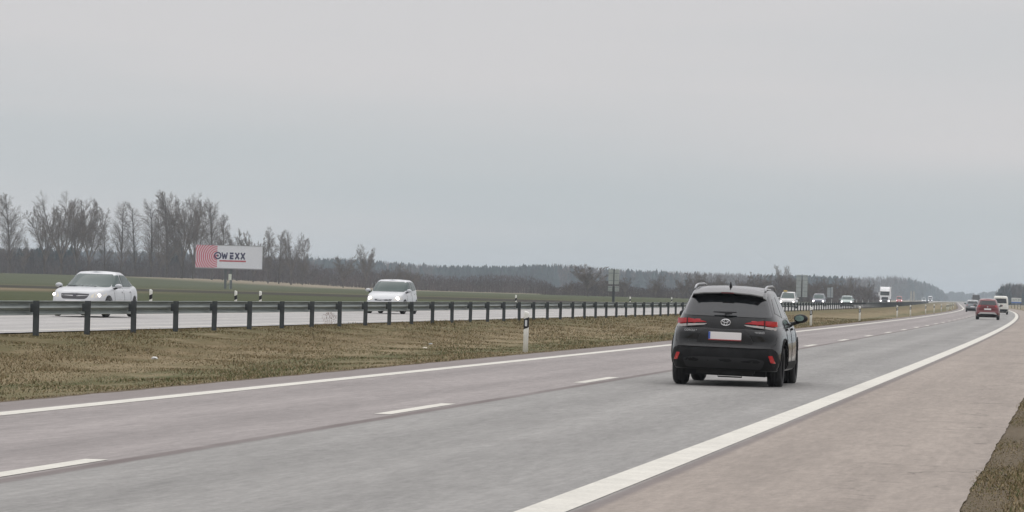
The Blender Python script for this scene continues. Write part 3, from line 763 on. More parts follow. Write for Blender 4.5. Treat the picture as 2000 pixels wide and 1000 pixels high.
# wheel arch cladding and sill
for sg, ax in ((1,'left'), (-1,'right')):
    for wx in suv_spec['wx']:
        R0 = .345; A = [math.radians(t) for t in range(-8, 189, 12)]
        ri, ro = R0+.045, R0+.115
        poly = [(wx+ro*math.cos(t), R0+ro*math.sin(t)) for t in A]+[(wx+ri*math.cos(t), R0+ri*math.sin(t)) for t in reversed(A)]
        suv.patch('arch_cladding', [(x, max(z, .30)) for x, z in poly], ax, trim_plastic, proud=.016, r=0, edge=.08)
    suv.patch('sill_cladding', [(-.86,.30),(.88,.30),(.86,.42),(-.84,.42)], ax, trim_plastic, proud=.016, r=.02)
    for wpoly in ([(.86,1.10),(.84,1.13),(.28,1.42),(-.05,1.46),(-.10,1.12)], [(-.16,1.12),(-.11,1.46),(-.85,1.46),(-.98,1.13)], [(-1.06,1.14),(-.94,1.45),(-1.40,1.43),(-1.62,1.20)]):
        suv.patch('side_window', wpoly, ax, glass_dark, r=.03)
    for x in (-.72, .25): suv.patch('door_handle', [(x-.1,.93),(x+.1,.93),(x+.1,.965),(x-.1,.965)], ax, black_paint, proud=.03, r=.015)
    suv.seam([(-.13,1.08),(-.13,.42)], ax, .006); suv.seam([(.86,1.02),(.80,.5)], ax, .006); suv.seam([(-.98,1.05),(-.90,.75)], ax, .006)
    mb = MB(); yy = sg*.56; mb.tube([(-1.62,yy+sg*.01,1.545),(-1.5,yy,1.597),(-1.2,yy,1.622),(-.3,yy,1.634),(.0,yy,1.615),(.12,yy+sg*.01,1.57)], [.017,.019,.018,.017,.017,.017], 8)
    mb.build('roof_rail', M('satin_roof_rail', (.34,.35,.36), .4, .7), suv.t, True)
suv.mirrors(.86, .96, 1.12, black_plastic, 1.0)
mb = MB(); mb.loft([[(-1.52+dx+w_*math.cos(2*PI*k/8)*1.0, .008*0+d_*math.sin(2*PI*k/8), z) for k in range(8)] for z, dx, w_, d_ in ((1.59,0,.09,.028),(1.63,-.03,.06,.018),(1.675,-.06,.025,.008))])
mb.build('antenna_fin', black_plastic, suv.t, True)
mb = MB(); mb.tube([(-2.05,-.45,.25),(-1.7,-.45,.27),(-1.2,-.2,.27)], .035, 10); mb.tube([(-1.32,-.72,.30),(-1.32,.72,.30)], .035, 8)
mb.box(-2.0,-1.55,-.45,.45,.205,.30); mb.tube([(-2.02,.10,.215),(-2.02,.10,.165),(-2.0,-.28,.165),(-2.0,-.28,.215)], .012, 6); mb.build('exhaust', M('exhaust_steel', (.012,.011,.010), .7, .2), suv.t)

# --- white saloon (left)
white_paint = paint('white_paint', (.47,.485,.505), .0, dust=.20, dustcol=(.42,.40,.37), rough=.35)
sed = dict(L=4.95, W=1.86, zb=.22, R=.315, wx=(-1.42, 1.48), n=5.0, tf=.10, tr=.05, crown=.04,
    top=[(-2.47,.86),(-2.2,.97),(-1.5,.99),(-1.0,.93),(.9,.93),(1.4,.90),(1.95,.83),(2.2,.76),(2.3,.70)],
    nose=[(0,.10),(.25,.0),(.5,.02),(.8,.10),(1,.2)], tail=[(0,.1),(.3,0),(.7,.03),(1,.14)],
    cab=[(.86,-2.16,1.28,.845),(.96,-2.04,1.08,.82),(1.1,-1.78,.76,.76),(1.25,-1.46,.42,.70),(1.35,-1.16,.16,.655),(1.40,-.95,-.02,.60)],
    roof=[(-1,0),(-.4,.02),(.2,0)], rcrown=.035, cn=5.5, bow=.16)
loc, rz = road_pose(189, -30.4, 113, .14, True)
c = Car('saloon_car', 'white saloon with lit headlights coming towards the camera on the left', 'car', loc, rz-.02, white_paint, sed)
c.wheels(alloy)
c.front_set(dict(zw0=.95, zw1=1.36, hw0=.735, hw1=.585, hl=[(.82,.80),(.86,.70),(.78,.61),(.52,.60),(.52,.67),(.62,.76),(.74,.83)], lamp=(.73,.68,.05),
    gr=[(-.42,.60),(-.35,.555),(.35,.555),(.42,.60),(.46,.725),(-.46,.725)], bar=[(-.43,.665),(-.1,.645),(.1,.645),(.43,.665),(.43,.678),(-.43,.678)],
    intake=[(-.5,.27),(.5,.27),(.55,.33),(-.55,.33)], zp=.45))
c.side_windows([[(.72,.965),(.22,1.27),(.04,1.325),(-.16,1.335),(-.16,.965)], [(-.26,.965),(-.26,1.335),(-.80,1.33),(-1.06,1.26),(-1.14,.97)], [(-1.22,.98),(-1.14,1.23),(-1.56,1.06),(-1.64,.995)]],
    handles=((-.0,.80), (-.95,.81)), seams=([(-.135,.92),(-.135,.40)], [(.95,.86),(.92,.50)], [(-1.0,.90),(-.88,.55)]))
c.mirrors(.80, .98, .98, white_paint, 1.0, False)
mb = MB(); p = c.hit('front', 0, .665)[0]; mb.tube([(p.x+.0, 0, .665),(p.x+.03, 0, .665)], .05, 16); mb.build('emblem', M('dull_emblem', (.14,.14,.17), .3, .6), c.t)
for z in (.52,): c.seam([(-.9,z),(.9,z)], 'right', .01, M('side_trim', (.5,.5,.5), .5)); c.seam([(-.9,z),(.9,z)], 'left', .01, MATS['side_trim'])
mb = MB(); mb.tube([(1.14,.35,.955),(1.06,-.25,.975)], .012, 6); mb.tube([(1.14,-.15,.955),(1.02,-.65,.98)], .012, 6); mb.build('wiper', black_plastic, c.t)

# --- white hatchback
hat = dict(L=4.3, W=1.80, zb=.20, R=.30, wx=(-1.22, 1.24), n=5.0, tf=.11, tr=.05, crown=.04,
    top=[(-1.97,.95),(-1.5,.98),(.7,.97),(1.2,.92),(1.6,.82),(1.85,.70),(1.97,.60)],
    nose=[(0,.08),(.25,.0),(.5,.02),(.8,.10),(1,.16)], tail=[(0,.08),(.3,0),(.7,.02),(1,.08)],
    cab=[(.92,-2.02,1.22,.85),(1.02,-1.98,1.02,.83),(1.18,-1.90,.76,.785),(1.34,-1.78,.46,.73),(1.44,-1.64,.22,.68),(1.49,-1.43,.02,.62)],
    roof=[(-1.5,-.03),(-.6,.02),(.2,0)], rcrown=.03, cn=5.5, bow=.16)
loc, rz = road_pose(768, -30.3, 160, .12, True)
c = Car('hatchback_car', 'small white hatchback with glowing headlights coming towards the camera at mid distance', 'car', loc, rz-.02, white_paint, hat)
c.wheels(alloy)
c.front_set(dict(zw0=.99, zw1=1.44, hw0=.74, hw1=.59, hl=[(.76,.80),(.80,.68),(.72,.60),(.48,.60),(.46,.68),(.62,.79)], lamp=(.62,.68,.075),
    gr=[(-.36,.575),(.36,.575),(.40,.65),(-.40,.65)], bar=[(-.07,.57),(.07,.57),(.07,.655),(-.07,.655)], intake=[(-.5,.25),(.5,.25),(.5,.34),(-.5,.34)], zp=.43))
c.side_windows([[(.72,1.04),(.24,1.36),(.06,1.42),(-.18,1.43),(-.18,1.03)], [(-.30,1.03),(-.30,1.43),(-.88,1.42),(-.98,1.05)], [(-1.02,1.06),(-.93,1.42),(-1.25,1.36),(-1.42,1.12)]],
    handles=((-.05,.86), (-.88,.88)), seams=([(-.185,.98),(-.185,.42)], [(.88,.9),(.84,.52)]))
c.mirrors(.80, .93, 1.03, white_paint, 1.05, False)
mb = MB(); mb.tube([(.0,0,1.53),(-.18,0,1.66)], .006, 5); mb.build('antenna', black_plastic, c.t)

# --- red SUV ahead
red_paint = paint('red_paint', (.125,.007,.012), .1, dust=.15)
r_s = dict(suv_spec); r_s.update(L=4.4, W=1.84)
loc, rz = road_pose(1932, -5.5, 279)
c = Car('suv_car', 'red SUV with silver lower bumper driving away near the bend on the right', 'car', loc, rz, red_paint, r_s)
c.wheels(dark_rim)
c.rear_set(dict(hw0=.66, hw1=.56, zw0=1.13, zw1=1.44, tl=[(.52,1.02),(.58,1.09),(.84,1.08),(.86,.93),(.66,.96)], zp=.80,
    bump=[(-.80,.285),(.80,.285),(.84,.40),(.66,.42),(-.66,.42),(-.84,.40)]))
c.patch('skid_plate', [(-.74,.42),(-.58,.40),(.58,.40),(.74,.42),(.54,.56),(-.54,.56)], 'rear', M('silver_plastic', (.42,.41,.40), .45, .3), proud=.035, r=.03)
c.patch('black_valance', [(-.60,.29),(.60,.29),(.52,.44),(-.52,.44)], 'rear', black_plastic, proud=.045, r=.03)
mb = MB(); p = c.hit('rear', 0, .98)[0]; mb.tube([(p.x+.02,0,.98),(p.x-.02,0,.98)], .05, 12); mb.build('emblem', chrome, c.t)
c.side_windows([[(.8,1.12),(.25,1.42),(-.08,1.46),(-.1,1.12)], [(-.16,1.12),(-.12,1.46),(-.85,1.45),(-.98,1.13)]])
c.mirrors(.86, .985, 1.09, red_paint, 1.1)

# --- van ahead
cream = paint('pale_van_paint', (.66,.66,.60), 0, dust=.25)
van = dict(L=4.3, W=1.74, zb=.28, R=.32, wx=(-1.3, 1.35), n=7, tf=.10, tr=.02, crown=.02,
    top=[(-2.15,1.15),(.9,1.12),(1.5,1.03),(2.0,.86),(2.15,.72)], nose=[(0,.08),(.4,0),(1,.12)], tail=[(0,.03),(.3,0),(1,.03)],
    cab=[(1.08,-2.11,1.35,.845),(1.4,-2.09,.95,.815),(1.75,-2.06,.55,.77),(1.92,-2.0,.35,.72),(1.97,-1.9,.2,.66)], roof=[(-2,0),(-1,.03),(0,0)], rcrown=.03, cn=8, bow=.1)
loc, rz = road_pose(1956.5, -5.3, 402)
c = Car('passenger_van', 'pale cream van with one wide dark rear window driving away beside the red SUV', 'van', loc, rz, cream, van)
c.wheels(dark_rim)
c.rear_set(dict(hw0=.66, hw1=.60, zw0=1.22, zw1=1.74, tl=[(.76,.85),(.82,.85),(.82,1.25),(.76,1.25)], zp=.95, bump=[(-.83,.30),(.83,.30),(.84,.58),(-.84,.58)]))
c.seam([(.02,.62),(.02,1.9)], 'rear', .008); c.side_windows([[(.9,1.2),(.45,1.7),(-.1,1.75),(-.1,1.2)]])
c.mirrors(1.0, .96, 1.2, black_plastic, 1.2)
# --- grey car ahead in the left lane
grey_paint = paint('grey_paint', (.20,.215,.225), .5, dust=.2)
g_s = dict(hat); g_s.update(L=4.3, W=1.78)
loc, rz = road_pose(1902, -9.0, 462)
c = Car('hatchback_car', 'silver grey hatchback driving away in the overtaking lane left of the red SUV', 'car', loc, rz, grey_paint, g_s)
c.wheels(dark_rim)
c.rear_set(dict(hw0=.62, hw1=.52, zw0=1.05, zw1=1.38, tl=[(.62,.78),(.80,.78),(.80,.98),(.66,.98)], zp=.66, bump=[(-.78,.24),(.78,.24),(.80,.46),(-.80,.46)]))
c.mirrors(.80, .93, 1.03, black_plastic, 1.2)
# --- oncoming cars further off
mpv = dict(hat); mpv.update(L=4.4, W=1.82, cab=[(.95,-2.02,1.5,.82),(1.1,-1.98,1.22,.80),(1.35,-1.86,.82,.74),(1.55,-1.72,.45,.69),(1.66,-1.5,.2,.62)], top=[(-2.2,1.0),(1.2,1.0),(1.6,.92),(2.0,.78),(2.2,.64)], wx=(-1.35,1.38))
def oncoming(name, label, px, lat, s, mat, spec, k, lit=True, roofbox=None):
    loc, rz = road_pose(px, lat, s, .12, True); c = Car(name, label, 'car', loc, rz, mat, spec); c.wheels(dark_rim)
    zt = spec['cab'][-1][0]; zb_ = spec['cab'][0][0]
    c.front_set(dict(zw0=zb_+.08, zw1=zt-.06, hw0=.70, hw1=.56, hl=[(.78,.80),(.82,.66),(.72,.58),(.46,.60),(.5,.72),(.62,.80)], lamp=(.62,.66,k), lit=lit,
        gr=[(-.36,.5),(.36,.5),(.42,.64),(-.42,.64)], intake=[(-.55,.25),(.55,.25),(.5,.36),(-.5,.36)], zp=.43))
    c.side_windows([[(.7,zb_+.1),(.25,zt-.12),(-.15,zt-.05),(-.15,zb_+.1)], [(-.22,zb_+.1),(-.22,zt-.05),(-.9,zt-.07),(-1.1,zb_+.12)]])
    c.mirrors(.85, spec['W']/2+.06, zb_+.08, mat, 1.1, False)
    if roofbox:
        mb = MB(); mb.box(-.05,.20,-.5,-.15,zt+.04,zt+.17); mb.build('roof_sign', M('yellow_plastic', (.62,.45,.08), .5), c.t, bevel=.03)
    return c
beige = paint('pale_silver_paint', (.50,.50,.49), .2); oncoming('people_carrier', 'pale silver people carrier with yellow roof sign, oncoming just right of the black car', 1542, -26.6, 374, beige, mpv, .09, roofbox=True)
dk = paint('dark_blue_grey_paint', (.075,.085,.11), .3); m3 = dict(mpv); m3.update(W=1.78)
oncoming('people_carrier', 'dark blue grey oncoming car with bright headlights left of the small grey sign back', 1601.5, -30, 492, dk, m3, .13)
gn = paint('pale_green_paint', (.24,.31,.29), .3); oncoming('hatchback_car', 'pale green oncoming car with lit headlights left of the white lorry', 1656.5, -26.4, 497, gn, g_s, .11)

# --- lorries and far traffic
def lorry(name, label, px, s, col, w_=2.5, h=4.0, L=13.0, rear=False, z=0.12, boxcol=None, cat='lorry'):
    loc, rz = road_pose(px, 0, s, z, not rear)
    t = thing(name, label, cat, loc, rz)
    pm_ = M('lorry_paint_%s' % name, col, .4, var=.05); bm_ = M('lorry_box_%s' % name, boxcol or col, .5, var=.08, scale=2)
    mb = MB(); mb.prism([(-2.1,.95),(-.12,.95),(0,1.2),(0,2.0),(-.18,2.9),(-.35,3.1),(-2.1,3.2)], 'y', -w_/2+.03, w_/2-.03); cab = mb.build('cab', pm_, t, bevel=.06)
    mb = MB(); mb.prism([(-2.1,3.2),(-.5,3.12),(-.9,3.6),(-1.5,h-.1),(-2.1,h-.05)], 'y', -w_/2+.12, w_/2-.12); mb.build('roof_fairing', pm_, t, bevel=.05)
    mb = MB(); mb.prism([(.012,2.02),(.022,2.02),(-.165,2.86),(-.175,2.86)], 'y', -w_/2+.16, w_/2-.16); mb.build('windscreen', glass_dark, cab)
    mb = MB(); mb.prism([(-.17,2.88),(.08,2.80),(.09,2.86),(-.18,3.0)], 'y', -w_/2+.1, w_/2-.1); mb.build('sun_visor', black_plastic, cab)
    mb = MB(); mb.box(-.02,.025,-.78,.78,.98,1.62); mb.build('grille', M('grille_black', (.02,.02,.026), .4), cab)
    mb = MB(); mb.box(-.9,.03,-w_/2+.02,w_/2-.02,.38,.93); bmp = mb.build('bumper', pm_, t, bevel=.05)
    mb = MB(); mb.box(.02,.045,-.62,.62,.42,.88); mb.build('lower_grille', M('grille_black', (.02,.02,.026), .4), bmp)
    for sg in (1, -1):
        mb = MB(); mb.box(.0,.05,min(sg*.82,sg*1.14),max(sg*.82,sg*1.14),.62,.82); mb.build('headlight', lamp_lit if not rear else clear_lens, bmp)
        mb = MB(); mb.box(-.25,-.05,min(sg*(w_/2+.05),sg*(w_/2+.28)),max(sg*(w_/2+.05),sg*(w_/2+.28)),1.9,2.7); mb.box(-.16,-.12,min(sg*(w_/2-.05),sg*(w_/2+.1)),max(sg*(w_/2-.05),sg*(w_/2+.1)),2.5,2.56); mb.build('wing_mirror', pm_, cab, bevel=.02)
    mb = MB(); mb.box(-L,-2.3,-w_/2,w_/2,1.15,h); tr = mb.build('trailer', bm_, t, bevel=.03)
    mb = MB(); mb.box(-L-.015,-L+.01,-w_/2+.08,w_/2-.08,1.25,h-.1); mb.build('rear_door', M('trailer_door_%s' % name, tuple(v*.8 for v in (boxcol or col)), .6), tr)
    mb = MB(); mb.box(-L+.1,-.6,-.45,.45,.6,1.1); mb.build('chassis', dark_under, t)
    ty = MB(); n = 24; ty.loft([[(r*math.cos(2*PI*k/n), y, r*math.sin(2*PI*k/n)) for k in range(n)] for y, r in ((-.28,.2),(-.28,.46),(-.22,.5),(.22,.5),(.28,.46),(.28,.2))]); w0 = None
    for x in (-1.1, -L+3.4, -L+2.1):
        for sg in (1, -1):
            if w0 is None: w0 = ty.build('wheel', rubber, t, True); wo = w0
            else: wo = w0.copy(); COL.objects.link(wo); wo.parent = t
            wo.location = (x, sg*(w_/2-.32), .5)
    if rear:
        for sg in (1, -1):
            mb = MB(); mb.box(-L-.03,-L+.05,min(sg*.8,sg*1.15),max(sg*.8,sg*1.15),.85,1.0); mb.build('tail_light', M('dull_red_lens', (.12,.01,.012), .3), tr)
    return t
lorry('articulated_lorry', 'white lorry with dark windscreen facing the camera in the distance', 1730, 880, (.74,.74,.74), h=4.1)
lorry('box_lorry', 'tiny white box lorry facing the camera far down the opposite carriageway', 1819, 2300, (.72,.73,.74), h=3.3, L=9)
lorry('tarpaulin_lorry', 'distant brown grey lorry driving away above the grey hatchback', 1908, 1330, (.12,.10,.095), h=3.5, L=10, rear=True, z=0, boxcol=(.055,.045,.04))
van2 = dict(van); van2.update(L=4.8, W=1.85)
rd = paint('faded_red_paint', (.36,.05,.05), 0)
def farvan(label, px, s, mat, name='delivery_van'):
    loc, rz = road_pose(px, 0, s, .12, True); c = Car(name, label, 'van', loc, rz, mat, van2); c.wheels(dark_rim)
    c.front_set(dict(zw0=1.16, zw1=1.86, hw0=.70, hw1=.60, hl=[(.78,.86),(.82,.70),(.6,.62),(.6,.8)], lamp=(.7,.74,.08), gr=[(-.4,.6),(.4,.6),(.4,.75),(-.4,.75)], zp=.43))
farvan('red van coming towards the camera just right of the distant white lorry', 1758.5, 1080, rd)
farvan('very distant white van coming towards the camera left of the tiny box lorry', 1806, 1600, MATS['white_paint'])

# ------------------------------------------------------------------ signs
def sign(name, label, cat, px, s, panels, posts_, y_ground=0.0, faceback=True, rz=0, colour=(.30,.33,.32), group=None, extra=None):
    X, Y = place(px, s); t = thing(name, label, cat, (X, Y, 0), rz, group)
    mp_ = M('sign_back_%d' % int(px), colour, .6, .2, var=.12, scale=1.2)
    for (x0, x1, z0, z1) in panels:
        mb = MB(); mb.box(x0, x1, -.015, .015, z0, z1); pn = mb.build('panel', mp_, t, bevel=.005)
        mb = MB(); k = max(2, int((z1-z0)/.6))
        for i in range(k): z = z0+(z1-z0)*(i+.5)/k; mb.box(x0+.03, x1-.03, -.045, -.018, z-.025, z+.025)
        mb.build('stiffener', M('sign_rib', (.20,.22,.22), .6, .3), pn)
    for x, zt in posts_:
        mb = MB(); mb.tube([(x, .075, -.3), (x, .075, zt)], .055, 10); mb.build('post', steel_dark, t)
    if extra: extra(t)
    return t
def sz(px, y, s): return HC + (hor(px)-y)/FPX*s
s1 = 365; a = lambda y: sz(1200, y, s1); wpx = s1/FPX
sign('road_sign', 'tall grey twin sign back with two small plates under it, before the wood at centre', 'road sign', 1200, s1,
     [(-10.5*wpx,-1.2*wpx,a(555),a(526)), (1.2*wpx,10.5*wpx,a(555),a(526)), (-11*wpx,-2.5*wpx,a(569),a(559)), (2.5*wpx,11*wpx,a(569),a(559))], [(0,a(525)),(-.08,a(560)),(.08,a(560))], colour=(.36,.39,.37))
s1 = 600; wpx = s1/FPX; a = lambda y: sz(1568, y, s1)
sign('road_sign', 'large grey sign back of two tall panels between silver people carrier and dark car', 'road sign', 1567.5, s1,
     [(-11*wpx,-1.5*wpx,a(580),a(537)), (1.5*wpx,11*wpx,a(580),a(537))], [(0,a(536)),(-.2,a(560)),(.2,a(560))], colour=(.34,.37,.37))
s1 = 735; wpx = s1/FPX; a = lambda y: sz(1623, y, s1)
sign('road_sign', 'small grey sign back above the gap between dark car and pale green car', 'road sign', 1623, s1,
     [(-5.6*wpx,.6*wpx,a(581),a(562)), (1.5*wpx,5.6*wpx,a(581),a(561))], [(.1,a(560)),(-.2,a(570))], colour=(.33,.36,.38))
s1 = 1500; wpx = s1/FPX; a = lambda y: sz(1784, y, s1)
sign('road_sign', 'beige narrow sign back far off between red van and tiny box lorry', 'road sign', 1784, s1,
     [(-4.2*wpx,-1.2*wpx,a(587),a(569)), (1.2*wpx,4.2*wpx,a(587),a(569))], [(0,a(568)),(-.7,a(575)),(.7,a(575))], colour=(.42,.40,.34))
def bluebar(t):
    w_ = 9.5*900/FPX; z0, z1, z2 = sz(1987, 592, 900), sz(1987, 589.7, 900), sz(1987, 582, 900)
    mb = MB(); mb.box(-w_, w_, -.05, -.02, z0, z1); mb.build('blue_band', M('sign_blue', (.04,.13,.42), .4), t)
    for x0, x1 in ((-.9,-.75),(-.7,-.3),(-.2,.1),(.3,.55),(.6,.9)):
        mb = MB(); mb.box(x0*w_, x1*w_, -.024, -.017, (z1+z2)/2-.12, (z1+z2)/2+.12); mb.build('faint_word', M('sign_grey_text', (.35,.40,.38), .5), t)
w_ = 9.5*900/FPX
sign('information_sign', 'low white sign with a blue bottom band on several posts at the right edge', 'road sign', 1987, 900,
     [(-w_, w_, sz(1987,589.7,900), sz(1987,582,900))], [(-w_*.9,2.0),(-w_*.3,2.0),(w_*.3,2.0),(w_*.9,2.0)], colour=(.68,.70,.68), extra=bluebar)

# billboard
SB = 600.0; wpx = SB/FPX; bx, by = place(447.5, SB); bang = math.atan2(2121-447.5, FPX)
bb = thing('billboard', 'white advertising billboard with red arcs and dark lettering standing in the field at left', 'billboard', (bx, by, 0), bang)
BW, z0, z1 = 66.5*wpx, sz(447, 523, SB), sz(447, 478, SB)
g = NG('billboard_print'); tcn = g.n('ShaderNodeTexCoord'); sp = g.n('ShaderNodeSeparateXYZ'); g.set(sp.inputs[0], tcn.outputs['Object'])
cx_, cz_ = -23.5*wpx, (z0+z1)/2
dx = g.math('SUBTRACT', sp.outputs[0], cx_); dz = g.math('SUBTRACT', sp.outputs[2], cz_)
dist = g.math('SQRT', g.math('ADD', g.math('MULTIPLY', dx, dx), g.math('MULTIPLY', dz, dz)))
ph = g.math('FRACT', g.math('DIVIDE', dist, .35))
st = g.math('MULTIPLY', g.rng(ph, .44, .52), g.rng(ph, .92, 1.0, 1.0, 0.0))
colr = g.mix(st, (.74,.62,.66), (.62,.055,.10))
white = (.80,.80,.84)
c_ = g.mix(g.rng(sp.outputs[0], cx_-.02, cx_+.02), colr, white)
g.set(g.b.inputs['Base Color'], c_); g.b.inputs['Roughness'].default_value = .5
mb = MB(); mb.box(-BW, BW, -.12, .12, z0, z1); pan = mb.build('board', g.m, bb)
mb = MB()
for x0, x1, q0, q1 in ((-BW-.05,BW+.05,z1,z1+.07),(-BW-.05,BW+.05,z0-.16,z0),(-BW-.05,-BW,z0,z1),(BW,BW+.05,z0,z1)): mb.box(x0, x1, -.16, .16, q0, q1)
mb.build('frame', M('billboard_frame', (.35,.35,.36), .5, .4), pan)
# lettering OWEXX as strokes, each about 15 photo pixels high
navy = M('navy_print', (.035,.03,.10), .5); mb = MB()
def stroke(x0, y0, x1, y1, wd=.30, m=mb):
    d = Vector((x1-x0, 0, y1-y0)); L_ = d.length; d.normalize(); n = Vector((-d.z, 0, d.x))*wd/2
    P = [Vector((x0,0,y0))-n, Vector((x1,0,y1))-n, Vector((x1,0,y1))+n, Vector((x0,0,y0))+n]
    v = [(p.x, -.135, p.z) for p in P]+[(p.x, -.119, p.z) for p in P]; m.add(v, [(0,1,2,3),(7,6,5,4),(0,4,5,1),(1,5,6,2),(2,6,7,3),(3,7,4,0)])
U = wpx; lz0, lz1 = (z0+z1)/2-6.3*U+.15, (z0+z1)/2+6.7*U+.15; lh = lz1-lz0; zc_ = (lz0+lz1)/2
ox, R1 = -22.5*U, 6.2*U
for k in range(20):
    a0, a1 = 2*PI*k/20, 2*PI*(k+1)/20+.06; stroke(ox+R1*math.cos(a0), zc_+R1*math.sin(a0), ox+R1*math.cos(a1), zc_+R1*math.sin(a1), .24)
for k in range(12): a0, a1 = 2*PI*k/12, 2*PI*(k+1)/12; stroke(ox+1.3*U*math.cos(a0), zc_+1.3*U*math.sin(a0), ox+1.3*U*math.cos(a1), zc_+1.3*U*math.sin(a1), .22)
x = -14.0*U; wv = 2.6*U
stroke(x, lz1, x+wv, lz0, .22); stroke(x+wv, lz0, x+2*wv, lz1-.2*lh, .22); stroke(x+2*wv, lz1-.2*lh, x+3*wv, lz0, .22); stroke(x+3*wv, lz0, x+4*wv, lz1, .22)
x = 1.5*U
for f_ in (0, .5, 1): stroke(x, lz0+.12+(lh-.24)*f_, x+7.4*U, lz0+.12+(lh-.24)*f_, .30)
stroke(x+.15, lz0+.1, x+.15, lz0+lh*.55, .30)
for x in (12.5*U, 23.8*U): stroke(x, lz1, x+7.6*U, lz0, .25); stroke(x, lz0, x+7.6*U, lz1, .25)
mb.build('lettering', navy, pan)
mb = MB(); mb.box(-19*U, 34*U, -.14, -.121, lz0-5.3*U, lz0-2.3*U); mb.build('red_strip', M('red_print', (.48,.05,.07), .5), pan)
x = -17.5*U
while x < 31*U:
    l_ = random.uniform(.5, 1.0); mb = MB(); mb.box(x, min(x+l_, 33*U), -.145, -.141, lz0-4.2*U, lz0-3.5*U); x += l_+.28
    mb.build('faint_word', M('pink_print', (.62,.25,.28), .5), pan)
for x in (-6*U, 5*U):
    mb = MB(); mb.box(x-.2, x+.2, .14, .5, -.4, z1-.3)
    mb.build('column', M('billboard_column', (.11,.125,.125), .6, .3), bb)
mb = MB()
for k in range(4): zz = .2+k*.85; mb.tube([(-6*U,.32,zz),(5*U,.32,zz+.85)], .05, 6)
mb.build('bracing', MATS['billboard_column'], bb)
pxs, ps = place(450.5, 560); t = thing('notice_plate', 'small pale notice plate on a thin pole in front of the billboard columns', 'sign', (pxs, ps, 0), bang)
mb = MB(); mb.box(-.24,.24,-.02,.02, sz(450,547,560), sz(450,535,560)); mb.build('plate', M('pale_notice', (.66,.68,.58), .5), t)
mb = MB(); mb.tube([(0,.06,-.3),(0,.06,sz(450,536,560))], .05, 8); mb.build('pole', steel, t)

# litter in the median
def litter(px, s, label, sc, col):
    X = rx_px(px)*s; lat = X-shift(s); random.seed(int(px)); bm = bmesh.new(); bmesh.ops.create_icosphere(bm, subdivisions=2, radius=1)
    for v in bm.verts: v.co = Vector((v.co.x*sc*1.4, v.co.y*sc, v.co.z*sc*.6))*random.uniform(.75, 1.25)
    me = bpy.data.meshes.new('crumpled_litter'); bm.to_mesh(me); bm.free()
    o = link_mesh('crumpled_litter', me, M('litter_%s' % int(px), col, .6, var=.1)); o.location = (X, s, ground_z(lat, s)+sc*.45)
    tag(o, label, 'litter')
litter(308, 66.5, 'crumpled white scrap lying in the median grass at left', .045, (.7,.7,.7))
litter(846, 93, 'small pale grey scrap lying in the median below the hatchback', .05, (.45,.48,.5))
litter(835, 88, 'flat beige scrap lying in the median nearest the road', .04, (.6,.55,.45))

# ------------------------------------------------------------------ bare trees
bark = M('grey_brown_bark', (.085,.070,.058), .9, var=.25, scale=1.5, spec=.15)
twig = M('bare_twigs', (.150,.125,.104), .9, var=.2, scale=.6, spec=.1)
class Tree:
    def __init__(s, seed): s.rd = random.Random(seed); s.tv = []; s.tf = []; s.cv = []; s.cf = []
    def seg(s, a, b, ra, rb, n, trunk=False):
        V, F = (s.tv, s.tf) if trunk else (s.cv, s.cf)
        d = (b-a); 
        if d.length < 1e-5: return
        d.normalize(); q = Vector((1,0,0)) if abs(d.x) < .8 else Vector((0,1,0)); u = d.cross(q).normalized(); w_ = d.cross(u)
        i = len(V)
        if n == 2:
            V += [tuple(a-u*ra), tuple(a+u*ra), tuple(b)]; F.append((i, i+1, i+2)); return
        for p, r in ((a, ra), (b, rb)):
            for k in range(n): t = 2*PI*k/n; V.append(tuple(p+(u*math.cos(t)+w_*math.sin(t))*r))
        for k in range(n): F.append((i+k, i+(k+1) % n, i+n+(k+1) % n, i+n+k))
    def limb(s, p, d, L, r, lev, up, kidsn, trunk=False):
        rd = s.rd; nseg = 5 if lev < 2 else 3; pts = [p.copy()]; dirs = []
        for i in range(nseg):
            d = (d+Vector((rd.gauss(0,.03 if lev == 0 and trunk else .09), rd.gauss(0,.03 if lev == 0 and trunk else .09), up*.12+rd.gauss(0,.05)))).normalized(); dirs.append(d.copy()); pts.append(pts[-1]+d*L/nseg)
        for i in range(nseg):
            ra, rb = r*(1-.8*i/nseg), r*(1-.8*(i+1)/nseg); s.seg(pts[i], pts[i+1], ra, rb, 6 if lev == 0 else (4 if lev == 1 else 3), trunk)
        if lev >= len(kidsn): return
        n, lo, ang, lf = kidsn[lev]
        for k in range(n):
            t = lo+(1-lo)*(k+rd.random())/n; j = min(int(t*nseg), nseg-1); f = t*nseg-j; q = pts[j].lerp(pts[j+1], f); dd = dirs[j]
            az = rd.uniform(0, 2*PI); side = Vector((math.cos(az), math.sin(az), 0)); side = (side-dd*side.dot(dd)).normalized(); A = ang*rd.uniform(.7, 1.25)
            nd = (dd*math.cos(A)+side*math.sin(A)).normalized(); Lk = L*lf*(1.15-.75*t if lev == 0 else 1.1-.5*t)*rd.uniform(.7, 1.15)
            if lev == len(kidsn)-1:
                s.seg(q, q+nd*Lk, .018, .004, 2); m_ = q+nd*Lk*.45
                for _ in range(2):
                    e = (nd+Vector((rd.gauss(0,.5), rd.gauss(0,.5), rd.uniform(0,.6)))).normalized(); s.seg(m_, m_+e*Lk*.7, .014, .004, 2)
            else: s.limb(q, nd, Lk, max(.022, r*(1-.8*t)*(.42 if lev == 0 else .5)), lev+1, up, kidsn)
